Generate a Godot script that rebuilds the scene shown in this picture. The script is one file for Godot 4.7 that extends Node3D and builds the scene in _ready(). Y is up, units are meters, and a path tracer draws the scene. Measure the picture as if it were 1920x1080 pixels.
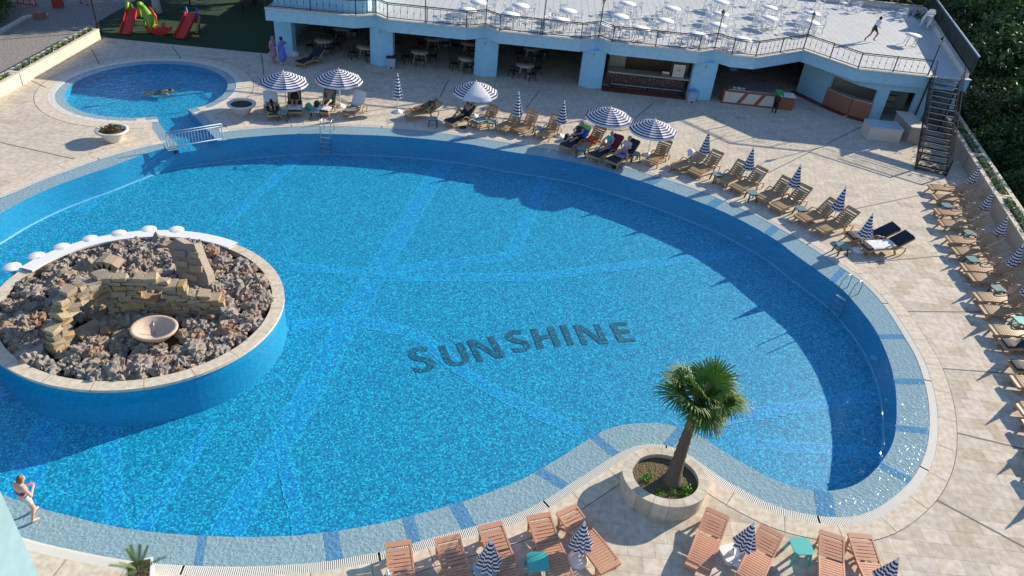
extends Node3D
# ---------------------------------------------------------------- camera model: a pixel of the photograph gives a direction, the plane it touches gives the distance
const FOC = 1400.0
const PITCH = 0.609120
const ROLL = 0.106465
const EYE = 17.0
const TER = 3.25          # terrace floor height
const FLOOR = -1.25       # pool floor
const WATER = -0.035

func G(px, py, h = 0.0) -> Vector3:
	var x = px - 960.0
	var y = py - 540.0
	var X = cos(ROLL) * x + sin(ROLL) * y
	var Y = -sin(ROLL) * x + cos(ROLL) * y
	var d = Vector3(X, -Y * cos(PITCH) - FOC * sin(PITCH), -(FOC * cos(PITCH) - Y * sin(PITCH)))
	var t = (EYE - h) / -d.y
	return Vector3(d.x * t, h, d.z * t)
func G2(px, py, h = 0.0) -> Vector2:
	var p = G(px, py, h)
	return Vector2(p.x, p.z)
func pix(p: Vector3) -> Vector2:
	var v = p - Vector3(0, EYE, 0)
	var z = v.dot(Vector3(0, -sin(PITCH), -cos(PITCH)))
	if z < 0.1:
		return Vector2(-9999, -9999)
	var X = FOC * v.x / z
	var Y = -FOC * v.dot(Vector3(0, cos(PITCH), -sin(PITCH))) / z
	return Vector2(960 + cos(ROLL) * X - sin(ROLL) * Y, 540 + sin(ROLL) * X + cos(ROLL) * Y)

var rng = RandomNumberGenerator.new()
var M = {}
var counts = {}

# ---------------------------------------------------------------- materials
func lin(r, g, b, a = 1.0) -> Color:
	var c = Color(r, g, b).linear_to_srgb()
	c.a = a
	return c
func mat(key, c, rough = 0.7, tex = null, scale = 1.0, opt = {}):
	var m = StandardMaterial3D.new()
	m.resource_name = key
	m.albedo_color = c
	m.roughness = rough
	if tex:
		m.albedo_texture = tex
	if tex or opt.has("bump"):
		m.uv1_triplanar = true
		m.uv1_world_triplanar = opt.get("world", true)
		m.uv1_scale = Vector3.ONE * scale
	if opt.has("bump"):
		m.heightmap_enabled = true
		m.heightmap_texture = opt.bump
		m.heightmap_scale = opt.get("cm", 1.0)
	m.vertex_color_use_as_albedo = opt.get("vc", false)
	m.metallic = opt.get("metal", 0.0)
	m.metallic_specular = opt.get("spec", 0.5)
	if opt.has("back"):
		m.backlight_enabled = true
		m.backlight = opt.back
	if opt.has("coat"):
		m.clearcoat_enabled = true
		m.clearcoat = opt.coat
		m.clearcoat_roughness = opt.get("coat_rough", 0.15)
	m.cull_mode = BaseMaterial3D.CULL_DISABLED
	M[key] = m
	return m
func noise_tex(freq, lo, hi, size = 512, type = FastNoiseLite.TYPE_SIMPLEX_SMOOTH, oct = 4, sd = 1):
	var n = FastNoiseLite.new()
	n.noise_type = type
	n.frequency = freq
	n.fractal_octaves = oct
	n.seed = sd
	var t = NoiseTexture2D.new()
	t.width = size
	t.height = size
	t.seamless = true
	t.noise = n
	var g = Gradient.new()
	g.set_color(0, lo)
	g.set_color(1, hi)
	t.color_ramp = g
	return t
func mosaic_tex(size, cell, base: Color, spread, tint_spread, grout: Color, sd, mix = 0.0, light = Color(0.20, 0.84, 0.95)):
	var r = RandomNumberGenerator.new()
	r.seed = sd
	var im = Image.create(size, size, false, Image.FORMAT_RGB8)
	var n = size / cell
	im.fill(grout)
	for i in n:
		for j in n:
			var k = 1.0 + r.randf_range(-spread, spread)
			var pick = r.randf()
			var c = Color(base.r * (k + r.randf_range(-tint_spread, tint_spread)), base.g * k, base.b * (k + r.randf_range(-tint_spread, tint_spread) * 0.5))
			if mix > 0.0 and pick < mix:  # on the pool floor these pale tesserae stand in for caustic sparkle
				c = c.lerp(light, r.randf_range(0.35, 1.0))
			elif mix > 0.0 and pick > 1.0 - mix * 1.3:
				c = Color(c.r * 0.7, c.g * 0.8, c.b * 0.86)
			im.fill_rect(Rect2i(i * cell, j * cell, cell - 1, cell - 1), c.clamp())
	return ImageTexture.create_from_image(im)

func materials():
	var stone = noise_tex(0.012, Color(0.86, 0.82, 0.77), Color(1, 1, 1), 512, FastNoiseLite.TYPE_SIMPLEX_SMOOTH, 5, 3)
	var grain = noise_tex(0.05, Color(0.86, 0.86, 0.86), Color(1, 1, 1), 256, FastNoiseLite.TYPE_SIMPLEX_SMOOTH, 4, 9)
	var soft = noise_tex(0.02, Color(0.93, 0.93, 0.93), Color(1, 1, 1), 256, FastNoiseLite.TYPE_SIMPLEX_SMOOTH, 4, 19)
	var rough_h = noise_tex(0.06, Color.BLACK, Color.WHITE, 256, FastNoiseLite.TYPE_SIMPLEX_SMOOTH, 5, 5)
	var rip = FastNoiseLite.new()
	rip.noise_type = FastNoiseLite.TYPE_CELLULAR
	rip.frequency = 0.02
	rip.seed = 12
	rip.cellular_distance_function = FastNoiseLite.DISTANCE_EUCLIDEAN
	rip.cellular_return_type = FastNoiseLite.RETURN_DISTANCE
	rip.fractal_type = FastNoiseLite.FRACTAL_FBM
	rip.fractal_octaves = 2
	rip.domain_warp_enabled = true
	rip.domain_warp_amplitude = 22.0
	rip.domain_warp_frequency = 0.012
	var ripple = NoiseTexture2D.new()
	ripple.width = 1024
	ripple.height = 1024
	ripple.seamless = true
	ripple.noise = rip
	mat("travertine", lin(0.675, 0.63, 0.56), 0.85, stone, 0.45, {"vc": true, "spec": 0.2})
	for k in 6:
		var f = [1.0, 0.93, 1.05, 0.88, 0.98, 1.08][k]
		mat("travertine_%d" % k, lin(0.675 * f, 0.63 * f * [1, 0.99, 1, 0.96, 1.01, 1][k], 0.56 * f * [1, 0.97, 1.02, 0.9, 1.03, 1][k]), 0.85, stone, 0.45, {"spec": 0.2})
	mat("grout", lin(0.50, 0.44, 0.365), 0.9, grain, 1.0)
	mat("joint", lin(0.20, 0.185, 0.175), 0.9, grain, 2.0)
	mat("coping", lin(0.74, 0.68, 0.59), 0.85, stone, 0.6, {"spec": 0.2})
	mat("white_stone", lin(0.8, 0.79, 0.76), 0.5, stone, 0.5)
	mat("grate", lin(0.8, 0.79, 0.75), 0.45)
	mat("gutter", lin(0.12, 0.13, 0.14), 0.8)
	mat("shelf", lin(1, 1, 1), 0.1, mosaic_tex(512, 8, Color(0.53, 0.645, 0.69), 0.09, 0.05, Color(0.55, 0.65, 0.69), 4), 0.4, {"bump": ripple, "cm": 1.6})
	mat("shelf_stripe", lin(1, 1, 1), 0.1, mosaic_tex(512, 8, Color(0.33, 0.54, 0.70), 0.12, 0.06, Color(0.4, 0.56, 0.66), 5), 0.4, {"bump": ripple, "cm": 1.6})
	mat("pool_floor", lin(1, 1, 1), 0.5, mosaic_tex(1024, 8, Color(0.0, 0.565, 0.74), 0.2, 0.02, Color(0.0, 0.56, 0.73), 6, 0.2), 0.145)  # blue mosaic; extra pale and dark tiles imitate caustic light in the colour
	mat("pool_wall", lin(1, 1, 1), 0.5, mosaic_tex(512, 8, Color(0.0, 0.55, 0.74), 0.10, 0.02, Color(0.0, 0.55, 0.73), 7), 0.3)
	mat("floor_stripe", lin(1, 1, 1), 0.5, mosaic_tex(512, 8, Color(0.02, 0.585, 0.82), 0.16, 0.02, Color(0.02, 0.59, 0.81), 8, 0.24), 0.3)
	mat("floor_line", lin(0.08, 0.42, 0.72), 0.5, grain, 2.0)
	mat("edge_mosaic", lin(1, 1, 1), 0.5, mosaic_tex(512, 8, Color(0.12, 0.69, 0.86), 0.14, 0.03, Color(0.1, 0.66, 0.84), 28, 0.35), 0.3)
	mat("letter", lin(1, 1, 1), 0.5, mosaic_tex(512, 8, Color(0.05, 0.32, 0.40), 0.3, 0.1, Color(0.05, 0.45, 0.55), 9, 0.2, Color(0.08, 0.62, 0.76)), 0.3)
	var w = StandardMaterial3D.new()
	w.resource_name = "water"
	w.transparency = BaseMaterial3D.TRANSPARENCY_ALPHA
	w.albedo_color = lin(0.004, 0.26, 0.48, 0.04)
	w.roughness = 0.03
	w.metallic_specular = 0.31
	w.uv1_triplanar = true
	w.uv1_world_triplanar = true
	w.uv1_scale = Vector3.ONE * 0.14
	w.heightmap_enabled = true
	w.heightmap_texture = ripple
	w.heightmap_scale = 5.0
	M["water"] = w
	mat("blue_paint", lin(0.42, 0.73, 0.90), 0.75, soft, 0.35)
	mat("pillar_paint", lin(0.38, 0.76, 0.98), 0.75, soft, 0.35)
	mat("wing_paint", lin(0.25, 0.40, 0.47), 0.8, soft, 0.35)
	mat("terrace_tile", lin(0.64, 0.66, 0.665), 0.6, grain, 0.6, {"vc": true})
	mat("terrace_grout", lin(0.38, 0.39, 0.41), 0.9, grain, 1.0)
	mat("interior_wall", lin(0.56, 0.51, 0.44), 0.9, grain, 0.6)
	mat("ceiling", lin(0.35, 0.36, 0.37), 0.9, grain, 0.6)
	mat("iron", lin(0.018, 0.018, 0.02), 0.45)
	mat("chrome", lin(0.42, 0.43, 0.45), 0.3, null, 1.0, {"metal": 1.0})
	mat("white_plastic", lin(0.80, 0.81, 0.82), 0.4)
	mat("white_cloth", lin(0.80, 0.80, 0.84), 0.85, grain, 2.0, {"world": false})
	mat("tan_plastic", lin(0.49, 0.315, 0.17), 0.42, grain, 1.3, {"world": false})
	mat("orange_plastic", lin(0.66, 0.335, 0.215), 0.42, grain, 1.3, {"world": false})
	mat("umbrella", lin(1, 1, 1), 0.8, null, 1.0, {"vc": true, "back": lin(0.25, 0.25, 0.3)})
	mat("navy_cloth", lin(0.02, 0.028, 0.05), 0.8, grain, 2.0, {"world": false})
	mat("green_cloth", lin(0.02, 0.045, 0.035), 0.8, grain, 2.0, {"world": false})
	mat("floral_cloth", lin(0.5, 0.55, 0.5), 0.85, noise_tex(0.05, Color(0.05, 0.2, 0.12), Color(0.9, 0.92, 0.85), 128, FastNoiseLite.TYPE_CELLULAR, 1, 4), 2.5, {"world": false})
	mat("grey_cloth", lin(0.24, 0.25, 0.24), 0.85, grain, 2.0, {"world": false})
	mat("teal_cloth", lin(0.35, 0.55, 0.6), 0.85, noise_tex(0.03, Color(0.5, 0.6, 0.7), Color(1, 1, 1), 128, FastNoiseLite.TYPE_SIMPLEX, 2, 4), 2.0, {"world": false})
	mat("orange_cloth", lin(0.75, 0.13, 0.02), 0.8)
	mat("red_cloth", lin(0.18, 0.015, 0.03), 0.85)
	mat("lilac_cloth", lin(0.45, 0.27, 0.55), 0.85)
	mat("lime_cloth", lin(0.3, 0.65, 0.1), 0.8)
	mat("dark_green_plastic", lin(0.03, 0.055, 0.055), 0.35)
	mat("table_green", lin(0.16, 0.27, 0.27), 0.3)
	mat("turquoise_plastic", lin(0.09, 0.47, 0.43), 0.35)
	mat("pale_blue_plastic", lin(0.4, 0.52, 0.62), 0.35)
	mat("dark_chair", lin(0.03, 0.035, 0.03), 0.6)
	mat("cream_table", lin(0.62, 0.56, 0.46), 0.5)
	mat("person", lin(1, 1, 1), 0.6, null, 1.0, {"vc": true})
	mat("lava", lin(0.62, 0.51, 0.43), 0.95, rough_tex(), 2.2, {"world": false, "bump": rough_h, "cm": 2.0})
	mat("lava_grey", lin(0.66, 0.60, 0.565), 0.95, rough_tex(), 2.2, {"world": false, "bump": rough_h, "cm": 2.0})
	mat("lava_rust", lin(0.66, 0.43, 0.31), 0.95, rough_tex(), 2.2, {"world": false, "bump": rough_h, "cm": 2.0})
	mat("soil", lin(0.13, 0.095, 0.065), 1.0, rough_tex(), 0.7, {"bump": rough_h, "cm": 4.0})
	mat("lawn_soil", lin(0.24, 0.19, 0.11), 1.0, rough_tex(), 0.8, {"bump": rough_h, "cm": 4.0})
	for k in 5:
		var c = [Vector3(0.68, 0.57, 0.43), Vector3(0.60, 0.50, 0.39), Vector3(0.72, 0.60, 0.43), Vector3(0.55, 0.49, 0.42), Vector3(0.70, 0.50, 0.28)][k]
		mat("ruin_%d" % k, lin(c.x, c.y, c.z), 0.95, rough_tex(), 1.6, {"world": false, "bump": rough_h, "cm": 3.0})
	mat("bowl", lin(0.62, 0.50, 0.43), 0.6, stone, 1.5)
	mat("trunk", lin(0.26, 0.20, 0.15), 0.95, rough_tex(), 2.5, {"bump": rough_h, "cm": 3.0})
	mat("leaf", lin(1, 1, 1), 0.6, null, 1.0, {"vc": true, "back": lin(0.25, 0.35, 0.08)})
	mat("turf", lin(0.012, 0.05, 0.018), 0.95, grain, 2.0)
	mat("road", lin(0.42, 0.40, 0.375), 0.9, rough_tex(), 0.3)
	mat("earth", lin(0.07, 0.075, 0.04), 1.0, rough_tex(), 0.2)
	mat("red_plastic", lin(0.55, 0.03, 0.02), 0.4)
	mat("lime_plastic", lin(0.2, 0.37, 0.03), 0.4)
	mat("blue_plastic", lin(0.03, 0.1, 0.5), 0.4)
	mat("yellow_plastic", lin(0.6, 0.3, 0.03), 0.4)
	mat("bin_blue", lin(0.12, 0.32, 0.62), 0.4)
	mat("marble", lin(0.36, 0.28, 0.26), 0.35, noise_tex(0.03, Color(0.25, 0.22, 0.22), Color(1, 0.95, 0.9), 256, FastNoiseLite.TYPE_CELLULAR, 4, 31), 0.8)
	mat("pale_stone", lin(0.52, 0.49, 0.44), 0.5, stone, 1.0)
	mat("red_floor", lin(0.20, 0.06, 0.05), 0.6, grain, 1.0)
	mat("wood_red", lin(0.36, 0.12, 0.055), 0.5, grain, 1.0)
	mat("panel_white", lin(0.66, 0.62, 0.54), 0.5)
	mat("brick_panel", lin(0.42, 0.19, 0.12), 0.8, grain, 1.0)
	mat("steel", lin(0.55, 0.57, 0.62), 0.3, null, 1.0, {"metal": 0.8})
	mat("black", lin(0.02, 0.02, 0.02), 0.7)
	mat("bar_wood", lin(0.34, 0.21, 0.12), 0.6, grain, 1.0)
	mat("poster", lin(0.66, 0.62, 0.56), 0.4)
	mat("poster_print", lin(0.62, 0.27, 0.08), 0.4)
	mat("glass_shelf", lin(0.3, 0.26, 0.22), 0.4)
	mat("red_paint", lin(0.55, 0.05, 0.04), 0.5)
	mat("whitewash", lin(0.6, 0.58, 0.54), 0.9, grain, 2.0)
	mat("awning", lin(0.2, 0.07, 0.06), 0.8, grain, 1.0)
var _rt = null
func rough_tex():
	if _rt == null:
		_rt = noise_tex(0.045, Color(0.55, 0.52, 0.5), Color(1.0, 1.0, 1.0), 512, FastNoiseLite.TYPE_SIMPLEX_SMOOTH, 5, 21)
	return _rt

# ---------------------------------------------------------------- shape helpers
func S(smooth = false) -> SurfaceTool:
	var s = SurfaceTool.new()
	s.begin(Mesh.PRIMITIVE_TRIANGLES)
	s.set_smooth_group(0 if smooth else -1)
	s.set_color(Color.WHITE)
	return s
func tri(s, a, b, c):
	s.add_vertex(a)
	s.add_vertex(b)
	s.add_vertex(c)
func quad(s, a, b, c, d):
	tri(s, a, b, c)
	tri(s, a, c, d)
func box(s, c: Vector3, z: Vector3, b = Basis.IDENTITY, taper = 1.0):
	var p = []
	for i in 8:
		var k = taper if i & 2 else 1.0
		p.append(c + b * Vector3((0.5 if i & 1 else -0.5) * z.x * k, (0.5 if i & 2 else -0.5) * z.y, (0.5 if i & 4 else -0.5) * z.z * k))
	quad(s, p[0], p[2], p[3], p[1])
	quad(s, p[5], p[7], p[6], p[4])
	quad(s, p[4], p[6], p[2], p[0])
	quad(s, p[1], p[3], p[7], p[5])
	quad(s, p[2], p[6], p[7], p[3])
	quad(s, p[4], p[0], p[1], p[5])
func bar(s, a: Vector3, b: Vector3, w, h, up = Vector3.UP):
	var z = (b - a)
	var f = z.normalized()
	var x = up.cross(f)
	if x.length() < 0.01:
		x = Vector3.RIGHT.cross(f)
	x = x.normalized()
	box(s, (a + b) / 2, Vector3(w, h, z.length()), Basis(x, f.cross(x), f))
func tube(s, pts: Array, rad, n = 6, caps = true):
	var rings = []
	var last = Vector3.ZERO
	for i in pts.size():
		var t = ((pts[min(i + 1, pts.size() - 1)] as Vector3) - (pts[max(i - 1, 0)] as Vector3)).normalized()
		var u = last - t * last.dot(t)
		if u.length() < 0.1:
			u = t.cross(Vector3.UP if absf(t.y) < 0.9 else Vector3.RIGHT)
		u = u.normalized()
		last = u
		var v = t.cross(u)
		var r = rad[i] if rad is Array else rad
		var ring = []
		for k in n:
			var a = TAU * k / n
			ring.append(pts[i] + (u * cos(a) + v * sin(a)) * r)
		rings.append(ring)
	for i in rings.size() - 1:
		for k in n:
			quad(s, rings[i][k], rings[i][(k + 1) % n], rings[i + 1][(k + 1) % n], rings[i + 1][k])
	if caps:
		for k in range(1, n - 1):
			tri(s, rings[0][0], rings[0][k + 1], rings[0][k])
			tri(s, rings[-1][0], rings[-1][k], rings[-1][k + 1])
func lathe(s, prof: Array, n = 24, c = Vector3.ZERO, sx = 1.0, sz = 1.0):
	for i in prof.size() - 1:
		for k in n:
			var a = TAU * k / n
			var b = TAU * (k + 1) / n
			var A = c + Vector3(prof[i].x * cos(a) * sx, prof[i].y, prof[i].x * sin(a) * sz)
			var B = c + Vector3(prof[i].x * cos(b) * sx, prof[i].y, prof[i].x * sin(b) * sz)
			var C = c + Vector3(prof[i + 1].x * cos(b) * sx, prof[i + 1].y, prof[i + 1].x * sin(b) * sz)
			var D = c + Vector3(prof[i + 1].x * cos(a) * sx, prof[i + 1].y, prof[i + 1].x * sin(a) * sz)
			if prof[i].x > 0.0001:
				tri(s, A, D, B)
			if prof[i + 1].x > 0.0001:
				tri(s, B, D, C)
func flat_poly(s, poly: PackedVector2Array, y):
	var id = Geometry2D.triangulate_polygon(poly)
	for i in range(0, id.size(), 3):
		var a = poly[id[i]]
		var b = poly[id[i + 1]]
		var c = poly[id[i + 2]]
		if (b - a).cross(c - a) > 0:
			tri(s, Vector3(a.x, y, a.y), Vector3(b.x, y, b.y), Vector3(c.x, y, c.y))
		else:
			tri(s, Vector3(a.x, y, a.y), Vector3(c.x, y, c.y), Vector3(b.x, y, b.y))
func wall_poly(s, poly, y0, y1, closed = true):
	for i in poly.size() - (0 if closed else 1):
		var a = poly[i]
		var b = poly[(i + 1) % poly.size()]
		quad(s, Vector3(a.x, y0, a.y), Vector3(b.x, y0, b.y), Vector3(b.x, y1, b.y), Vector3(a.x, y1, a.y))
func slab(s, poly, y0, y1):
	flat_poly(s, poly, y1)
	flat_poly(s, poly, y0)
	wall_poly(s, poly, y0, y1)
func mesh_of(s, m) -> ArrayMesh:
	s.generate_normals()
	var me = s.commit()
	me.surface_set_material(0, m)
	return me
func put(called, s, m, parent = self):
	return inst(called, mesh_of(s, m), parent)
func inst(called, me, parent = self):
	var o = MeshInstance3D.new()
	o.mesh = me
	o.name = numbered(called) if parent == self else called
	parent.add_child(o, true)
	return o
func numbered(called):
	var base = called
	if base.length() > 4 and base[-4] == "_" and base.right(3).is_valid_int():
		base = base.left(-4)
	var n = counts.get(base, 0)
	counts[base] = n + 1
	return base if n == 0 else "%s_%03d" % [base, n]
func thing(called, label, category, at = Vector3.ZERO, turn = 0.0, group = ""):
	var o = Node3D.new()
	o.name = numbered(called)
	add_child(o)
	o.position = at
	o.rotation.y = turn
	return tag(o, label, category, group)
func tag(o, label, category, group = ""):
	o.set_meta("label", label)
	o.set_meta("category", category)
	if group != "":
		o.set_meta("group", group)
	return o
func struct(o):
	o.set_meta("kind", "structure")
	return o
func stuff(o):
	o.set_meta("kind", "stuff")
	return o
func setting(called):
	var o = Node3D.new()
	o.name = called
	add_child(o)
	return struct(o)
func copy(root, at, turn, label = "", sc = Vector3.ONE):
	var r = root.duplicate()
	r.name = numbered(String(root.name))
	add_child(r)
	r.position = at
	r.rotation = Vector3(0, turn, 0)
	r.scale = sc
	if label != "":
		r.set_meta("label", label)
	return r
# closed smooth curve through pixel points on a plane
func loop(pts: Array, h = 0.0, per = 6) -> PackedVector2Array:
	var c = []
	for p in pts:
		c.append(G2(p[0], p[1], h))
	var out = PackedVector2Array()
	for i in c.size():
		var a = c[(i - 1 + c.size()) % c.size()]
		var b = c[i]
		var d = c[(i + 1) % c.size()]
		var e = c[(i + 2) % c.size()]
		for k in per:
			out.append(b.cubic_interpolate(d, a, e, float(k) / per))
	return out
func resample(poly: PackedVector2Array, step) -> PackedVector2Array:
	var out = PackedVector2Array()
	var L = 0.0
	for i in poly.size():
		L += poly[i].distance_to(poly[(i + 1) % poly.size()])
	var n = int(L / step)
	var d = L / n
	var at = 0.0
	var next = 0.0
	for i in poly.size():
		var a = poly[i]
		var b = poly[(i + 1) % poly.size()]
		var l = a.distance_to(b)
		while next <= at + l and out.size() < n:
			out.append(a.lerp(b, (next - at) / max(l, 1e-6)))
			next += d
		at += l
	return out
func nearest_on(poly: PackedVector2Array, p: Vector2) -> Vector2:
	var best = poly[0]
	var bd = 1e9
	for i in poly.size():
		var q = Geometry2D.get_closest_point_to_segment(p, poly[i], poly[(i + 1) % poly.size()])
		var d = q.distance_squared_to(p)
		if d < bd:
			bd = d
			best = q
	return best
func ring(s, inner, outer, y0, y1, skip = null):
	var o = PackedVector2Array()
	for p in inner:
		o.append(nearest_on(outer, p))
	for i in inner.size():
		var j = (i + 1) % inner.size()
		if skip and Geometry2D.is_point_in_polygon((inner[i] + o[i] + inner[j] + o[j]) / 4, skip):
			continue
		quad(s, Vector3(inner[i].x, y0, inner[i].y), Vector3(o[i].x, y1, o[i].y), Vector3(o[j].x, y1, o[j].y), Vector3(inner[j].x, y0, inner[j].y))
func grow(poly, d) -> PackedVector2Array:
	var r = Geometry2D.offset_polygon(poly, d, Geometry2D.JOIN_ROUND)
	var best = r[0]
	for p in r:
		if p.size() > best.size():
			best = p
	return best
func ellipse(c: Vector2, a, b, e: Vector2, n = 96) -> PackedVector2Array:
	var out = PackedVector2Array()
	for k in n:
		var t = TAU * k / n
		out.append(c + e * a * cos(t) + Vector2(-e.y, e.x) * b * sin(t))
	return out
func strip(s, a: Vector2, b: Vector2, w, y):
	var d = (b - a).normalized()
	var n = Vector2(-d.y, d.x) * w / 2
	flat_poly(s, PackedVector2Array([a - n, b - n, b + n, a + n]), y)

# ---------------------------------------------------------------- build
var W = PackedVector2Array()
var B = PackedVector2Array()
var GT = PackedVector2Array()
var CO = PackedVector2Array()
var W2 = PackedVector2Array()
var B2 = PackedVector2Array()
var C2 = PackedVector2Array()
var CH = PackedVector2Array()     # channel between the pools
var holes = []
const SUN_AZ = -0.6458
const SUN_EL = 0.384

func _ready():
	rng.seed = 7
	# camera
	var cam = Camera3D.new()
	cam.name = "camera"
	cam.fov = rad_to_deg(2.0 * atan(540.0 / FOC))
	cam.near = 0.1
	cam.far = 900.0
	var U = Vector3(0, cos(PITCH), -sin(PITCH))
	var right = Vector3.RIGHT * cos(ROLL) + U * sin(ROLL)
	var up = -Vector3.RIGHT * sin(ROLL) + U * cos(ROLL)
	cam.transform = Transform3D(Basis(right, up, right.cross(up)), Vector3(0, EYE, 0))
	add_child(cam)
	cam.current = true
	# sky
	var env = Environment.new()
	env.background_mode = Environment.BG_SKY
	var sky = Sky.new()
	var sm = ProceduralSkyMaterial.new()
	sm.sky_top_color = Color(0.33, 0.44, 0.60)
	sm.sky_horizon_color = Color(0.67, 0.735, 0.78)
	sm.sky_curve = 0.12
	sm.ground_horizon_color = Color(0.45, 0.5, 0.52)
	sm.ground_bottom_color = Color(0.25, 0.27, 0.26)
	sm.sun_angle_max = 12.0
	sky.sky_material = sm
	env.sky = sky
	env.tonemap_mode = Environment.TONE_MAPPER_LINEAR
	env.tonemap_exposure = 1.62
	env.sdfgi_enabled = true
	env.ssao_enabled = true
	env.ssil_enabled = true
	var we = WorldEnvironment.new()
	we.name = "environment"
	we.environment = env
	add_child(we)
	# sun
	var sun = DirectionalLight3D.new()
	sun.name = "sun"
	sun.light_energy = 1.6
	sun.light_color = Color(1.0, 0.95, 0.86)
	sun.light_angular_distance = 0.5
	sun.shadow_enabled = true
	var to_sun = Vector3(cos(SUN_AZ) * cos(SUN_EL), sin(SUN_EL), sin(SUN_AZ) * cos(SUN_EL))
	add_child(sun)
	sun.look_at_from_position(to_sun * 60, Vector3.ZERO)
	materials()
	outlines()
	grounds()
	pools()
	building()
	island()
	surroundings()
	furniture()
	people()
	small_things()

func outlines():
	W = resample(loop([[0, 401], [51, 373], [102, 350], [153, 331], [204, 314], [255, 295], [310, 278], [420, 262], [480, 256], [540, 252], [600, 251], [705, 254], [780, 259], [855, 267], [900, 274], [952, 284], [1008, 292], [1060, 301], [1100, 310], [1160, 327], [1220, 346], [1285, 369], [1369, 403], [1450, 447], [1490, 477], [1570, 535], [1605, 571], [1640, 617], [1665, 670], [1677, 715], [1681, 755], [1680, 800], [1672, 835], [1650, 870], [1625, 896], [1594, 913], [1560, 920], [1532, 921], [1500, 917], [1456, 901], [1433, 891], [1367, 853], [1317, 820], [1283, 804], [1247, 795], [1207, 793], [1167, 797], [1133, 807], [1100, 826], [1040, 864], [976, 900], [905, 928], [849, 946], [776, 966], [700, 984], [590, 1001], [480, 1007], [363, 1004], [272, 996], [192, 983], [145, 971], [83, 955], [20, 933], [-50, 900], [-140, 835], [-200, 750], [-220, 660], [-190, 560], [-110, 470]], WATER), 0.3)
	B = resample(loop([[0, 372], [30, 360], [81, 338], [132, 319], [183, 301], [240, 284], [310, 267], [365, 256], [417, 248], [487, 241], [575, 237], [640, 237], [700, 239], [757, 243], [830, 250], [900, 260], [952, 268], [1011, 277], [1060, 287], [1110, 298], [1175, 315], [1250, 337], [1322, 362], [1400, 396], [1440, 416], [1502, 452], [1560, 490], [1620, 532], [1660, 576], [1695, 630], [1720, 675], [1737, 730], [1743, 780], [1740, 830], [1727, 870], [1707, 902], [1675, 932], [1636, 957], [1594, 969], [1540, 968], [1481, 957], [1439, 942], [1397, 921], [1357, 898], [1320, 872], [1290, 852], [1265, 840], [1240, 833], [1210, 833], [1185, 839], [1160, 850], [1133, 866], [1100, 888], [1063, 911], [1023, 937], [962, 966], [897, 985], [818, 1006], [739, 1029], [680, 1041], [600, 1054], [480, 1062], [370, 1061], [259, 1053], [150, 1034], [44, 1008], [-60, 968], [-170, 905], [-260, 800], [-290, 690], [-260, 560], [-180, 460], [-80, 405]]), 0.3)
	GT = resample(grow(B, 0.27), 0.3)
	CO = resample(grow(GT, 0.6), 0.3)
	W2 = ellipse(Vector2(-21.96, -40.47), 4.35, 4.09, Vector2(0.479, -0.878))
	B2 = grow(W2, 0.48)
	C2 = grow(B2, 1.0)
	for p in [[282, 200], [292, 222], [335, 281], [345, 292], [424, 277], [409, 266], [355, 208], [340, 190]]:
		CH.append(G2(p[0], p[1], WATER))
	holes = [CO, C2, grow(CH, 0.85)]

func deck_right(z):
	return 23.83 - 0.19 * (z + 32.32)

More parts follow.
